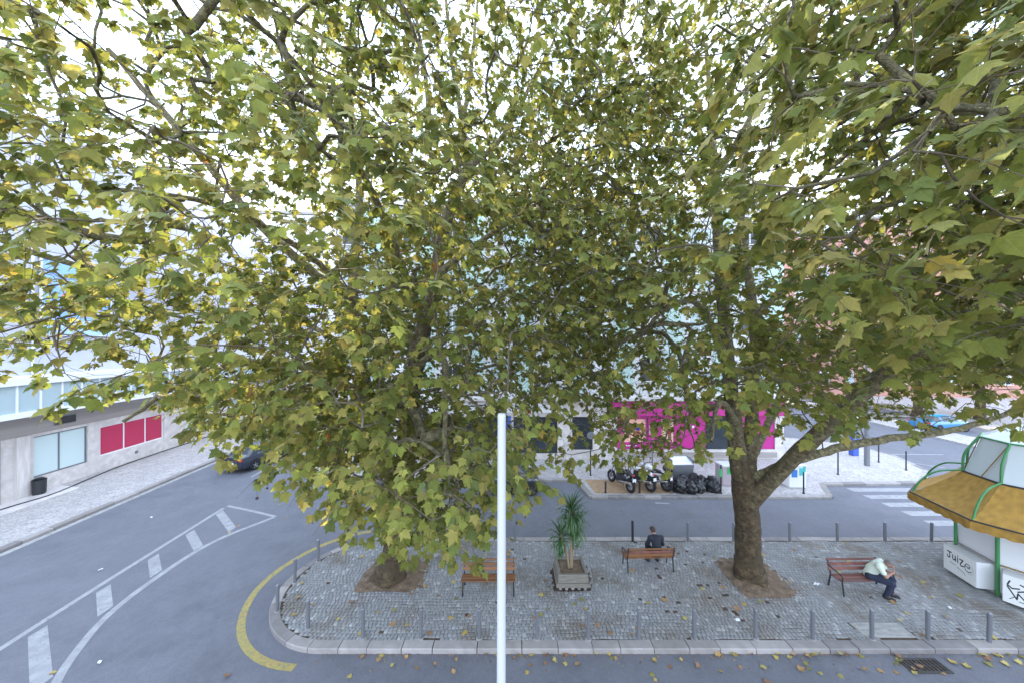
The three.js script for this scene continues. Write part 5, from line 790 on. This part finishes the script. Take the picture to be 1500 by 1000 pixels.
tag(part('overhead_wire', tube([V(-25.2, 7.0, 24), V(-19, 5.6, 21.5), V(-13, 5.4, 21), V(-11.9, 6.2, 23)], 0.018, 60, 6), M.black, scene), 'black overhead wire strung across the left street', 'wire');
{ // storm drain in the front gutter; a flat black sheet stands for its shaded shaft
  const d = thing('storm_drain', 'iron storm drain grate in the gutter by the front kerb', 'drain', [10.3, 0, 8.52]); part('frame', frameGeo(-0.5, 0.5, -0.2, 0.2, 0, 0.05, 0.03).rotateX(-Math.PI / 2).translate(0, 0.006, 0), std(0.07, 0.065, 0.06, 0.7, { metalness: 0.4 }), d); for (let i = 0; i < 9; i++) part('bar', rbox(0.045, 0.03, 0.3, 0.008, -0.4 + i * 0.1, 0.012, 0), std(0.075, 0.06, 0.05, 0.7, { metalness: 0.4 }), d); part('cross_bar', box(0.9, 0.02, 0.03, 0, 0.01, 0), M.darkSteel, d); part('dark_pit_sheet', box(0.9, 0.004, 0.3, 0, 0.0065, 0), M.black, d); }
// ================================================================ fallen leaves and litter
{
  const rnd = seeded(2024), mats = [[0.36, 0.22, 0.09], [0.42, 0.30, 0.08], [0.27, 0.15, 0.08], [0.40, 0.33, 0.10], [0.22, 0.20, 0.06]].map((c) => std(...c, 0.9, { side: THREE.DoubleSide })), words = ['light brown', 'yellow', 'dark brown', 'pale yellow', 'greenish'], curled = leafGeo(-0.5, -0.5, 0.3);
  const lay = (x, z, y, where, s) => { const k = Math.floor(rnd() * 5), m = part('fallen_leaf', rnd() > 0.5 ? curled : leafGeos[0], mats[k], scene); m.position.copy(V(x, y + 0.025, z)); m.rotation.set(-Math.PI / 2 + (rnd() - 0.5) * 0.5, (rnd() - 0.5) * 0.5, rnd() * 7); m.scale.setScalar(s); tag(m, words[k] + ' fallen plane leaf lying ' + where, 'leaf', words[k] + ' leaves fallen ' + where); };
  for (let i = 0; i < 105; i++) lay(-4.5 + 20 * Math.pow(rnd(), 0.8), 8.83 - 0.75 * Math.pow(rnd(), 2.6), 0.004, 'in the gutter of the front kerb', 0.09 + 0.09 * rnd());
  for (let i = 0; i < 95; i++) { const x = -7 + 21 * rnd(), z = 9.1 + 4.4 * Math.pow(rnd(), 1.3); if (inIsland(x, z, 0.35)) lay(x, z, 0.128, 'on the cobbles of the island', 0.1 + 0.09 * rnd()); }
  for (let i = 0; i < 22; i++) lay(-13 + 26 * rnd(), 7 + 9 * rnd() > IZ0 - 0.1 ? 14.3 + 2.8 * rnd() : 8.3, 0.004, 'on the asphalt of the road', 0.1 + 0.05 * rnd());
  const crumbs = new THREE.InstancedMesh(new THREE.CircleGeometry(0.5, 5).rotateX(-Math.PI / 2), std(1, 1, 1, 0.95), 1500); crumbs.name = 'leaf_crumbs'; crumbs.userData = { kind: 'stuff', label: 'crumbled bits of dry leaves strewn along the gutter', category: 'leaf litter' }; scene.add(crumbs);
  const m4 = new THREE.Matrix4(), e = new THREE.Euler(), q = new THREE.Quaternion(), c = new THREE.Color();
  for (let i = 0; i < 1500; i++) { const gut = i < 1000, x = -5 + 21 * rnd(), z = gut ? 8.84 - 0.5 * Math.pow(rnd(), 3) : 9.2 + 4.3 * rnd(), s = 0.012 + 0.03 * rnd() * rnd(); e.set((rnd() - 0.5) * 0.6, rnd() * 7, (rnd() - 0.5) * 0.6); m4.compose(V(x, gut ? 0.012 : 0.138, z), q.setFromEuler(e), pt(s * 1.6, 1, s)); crumbs.setMatrixAt(i, m4); const t = 0.5 + rnd(); crumbs.setColorAt(i, c.setRGB(0.26 * t, 0.16 * t, 0.07 * t)); }
  const paper = new THREE.PlaneGeometry(1, 1, 3, 3), pp = paper.attributes.position; for (let i = 0; i < pp.count; i++) pp.setZ(i, 0.18 * nA(pp.getX(i) * 2, pp.getY(i) * 2, 4)); paper.rotateX(-Math.PI / 2).computeVertexNormals();
  [[6.45, 9.75, 0.128, 'crumpled white paper scrap on the cobbles before the right plane tree', 0.13], [12.6, 11.9, 0.128, 'white paper scrap on the cobbles between maroon bench and kiosk', 0.1], [10.0, 11.2, 0.128, 'torn white paper beside the maroon bench leg', 0.17], [-14.6, 12.1, 0.005, 'white paper scrap on the asphalt beside the hatched marking', 0.12], [-16.6, 15.7, 0.005, 'white paper scrap near the left pavement gutter', 0.12], [3.2, 15.9, 0.005, 'white paper scrap on the road behind the yucca', 0.12], [-10.4, 8.6, 0.005, 'white paper scrap inside the bend of the road', 0.1], [13.1, 10.2, 0.128, 'white scrap on the cobbles in front of the kiosk', 0.1]].forEach(([x, z, y, label, s]) => { const m = part('paper_scrap', paper, M.white, scene); m.position.copy(V(x, y + 0.03, z)); m.scale.set(s, s, s * 0.7); m.rotation.y = x; tag(m, label, 'paper'); });
}
scene.traverse((o) => { if (o.isMesh) { o.castShadow = true; o.receiveShadow = true; } });
renderer.render(scene, camera);
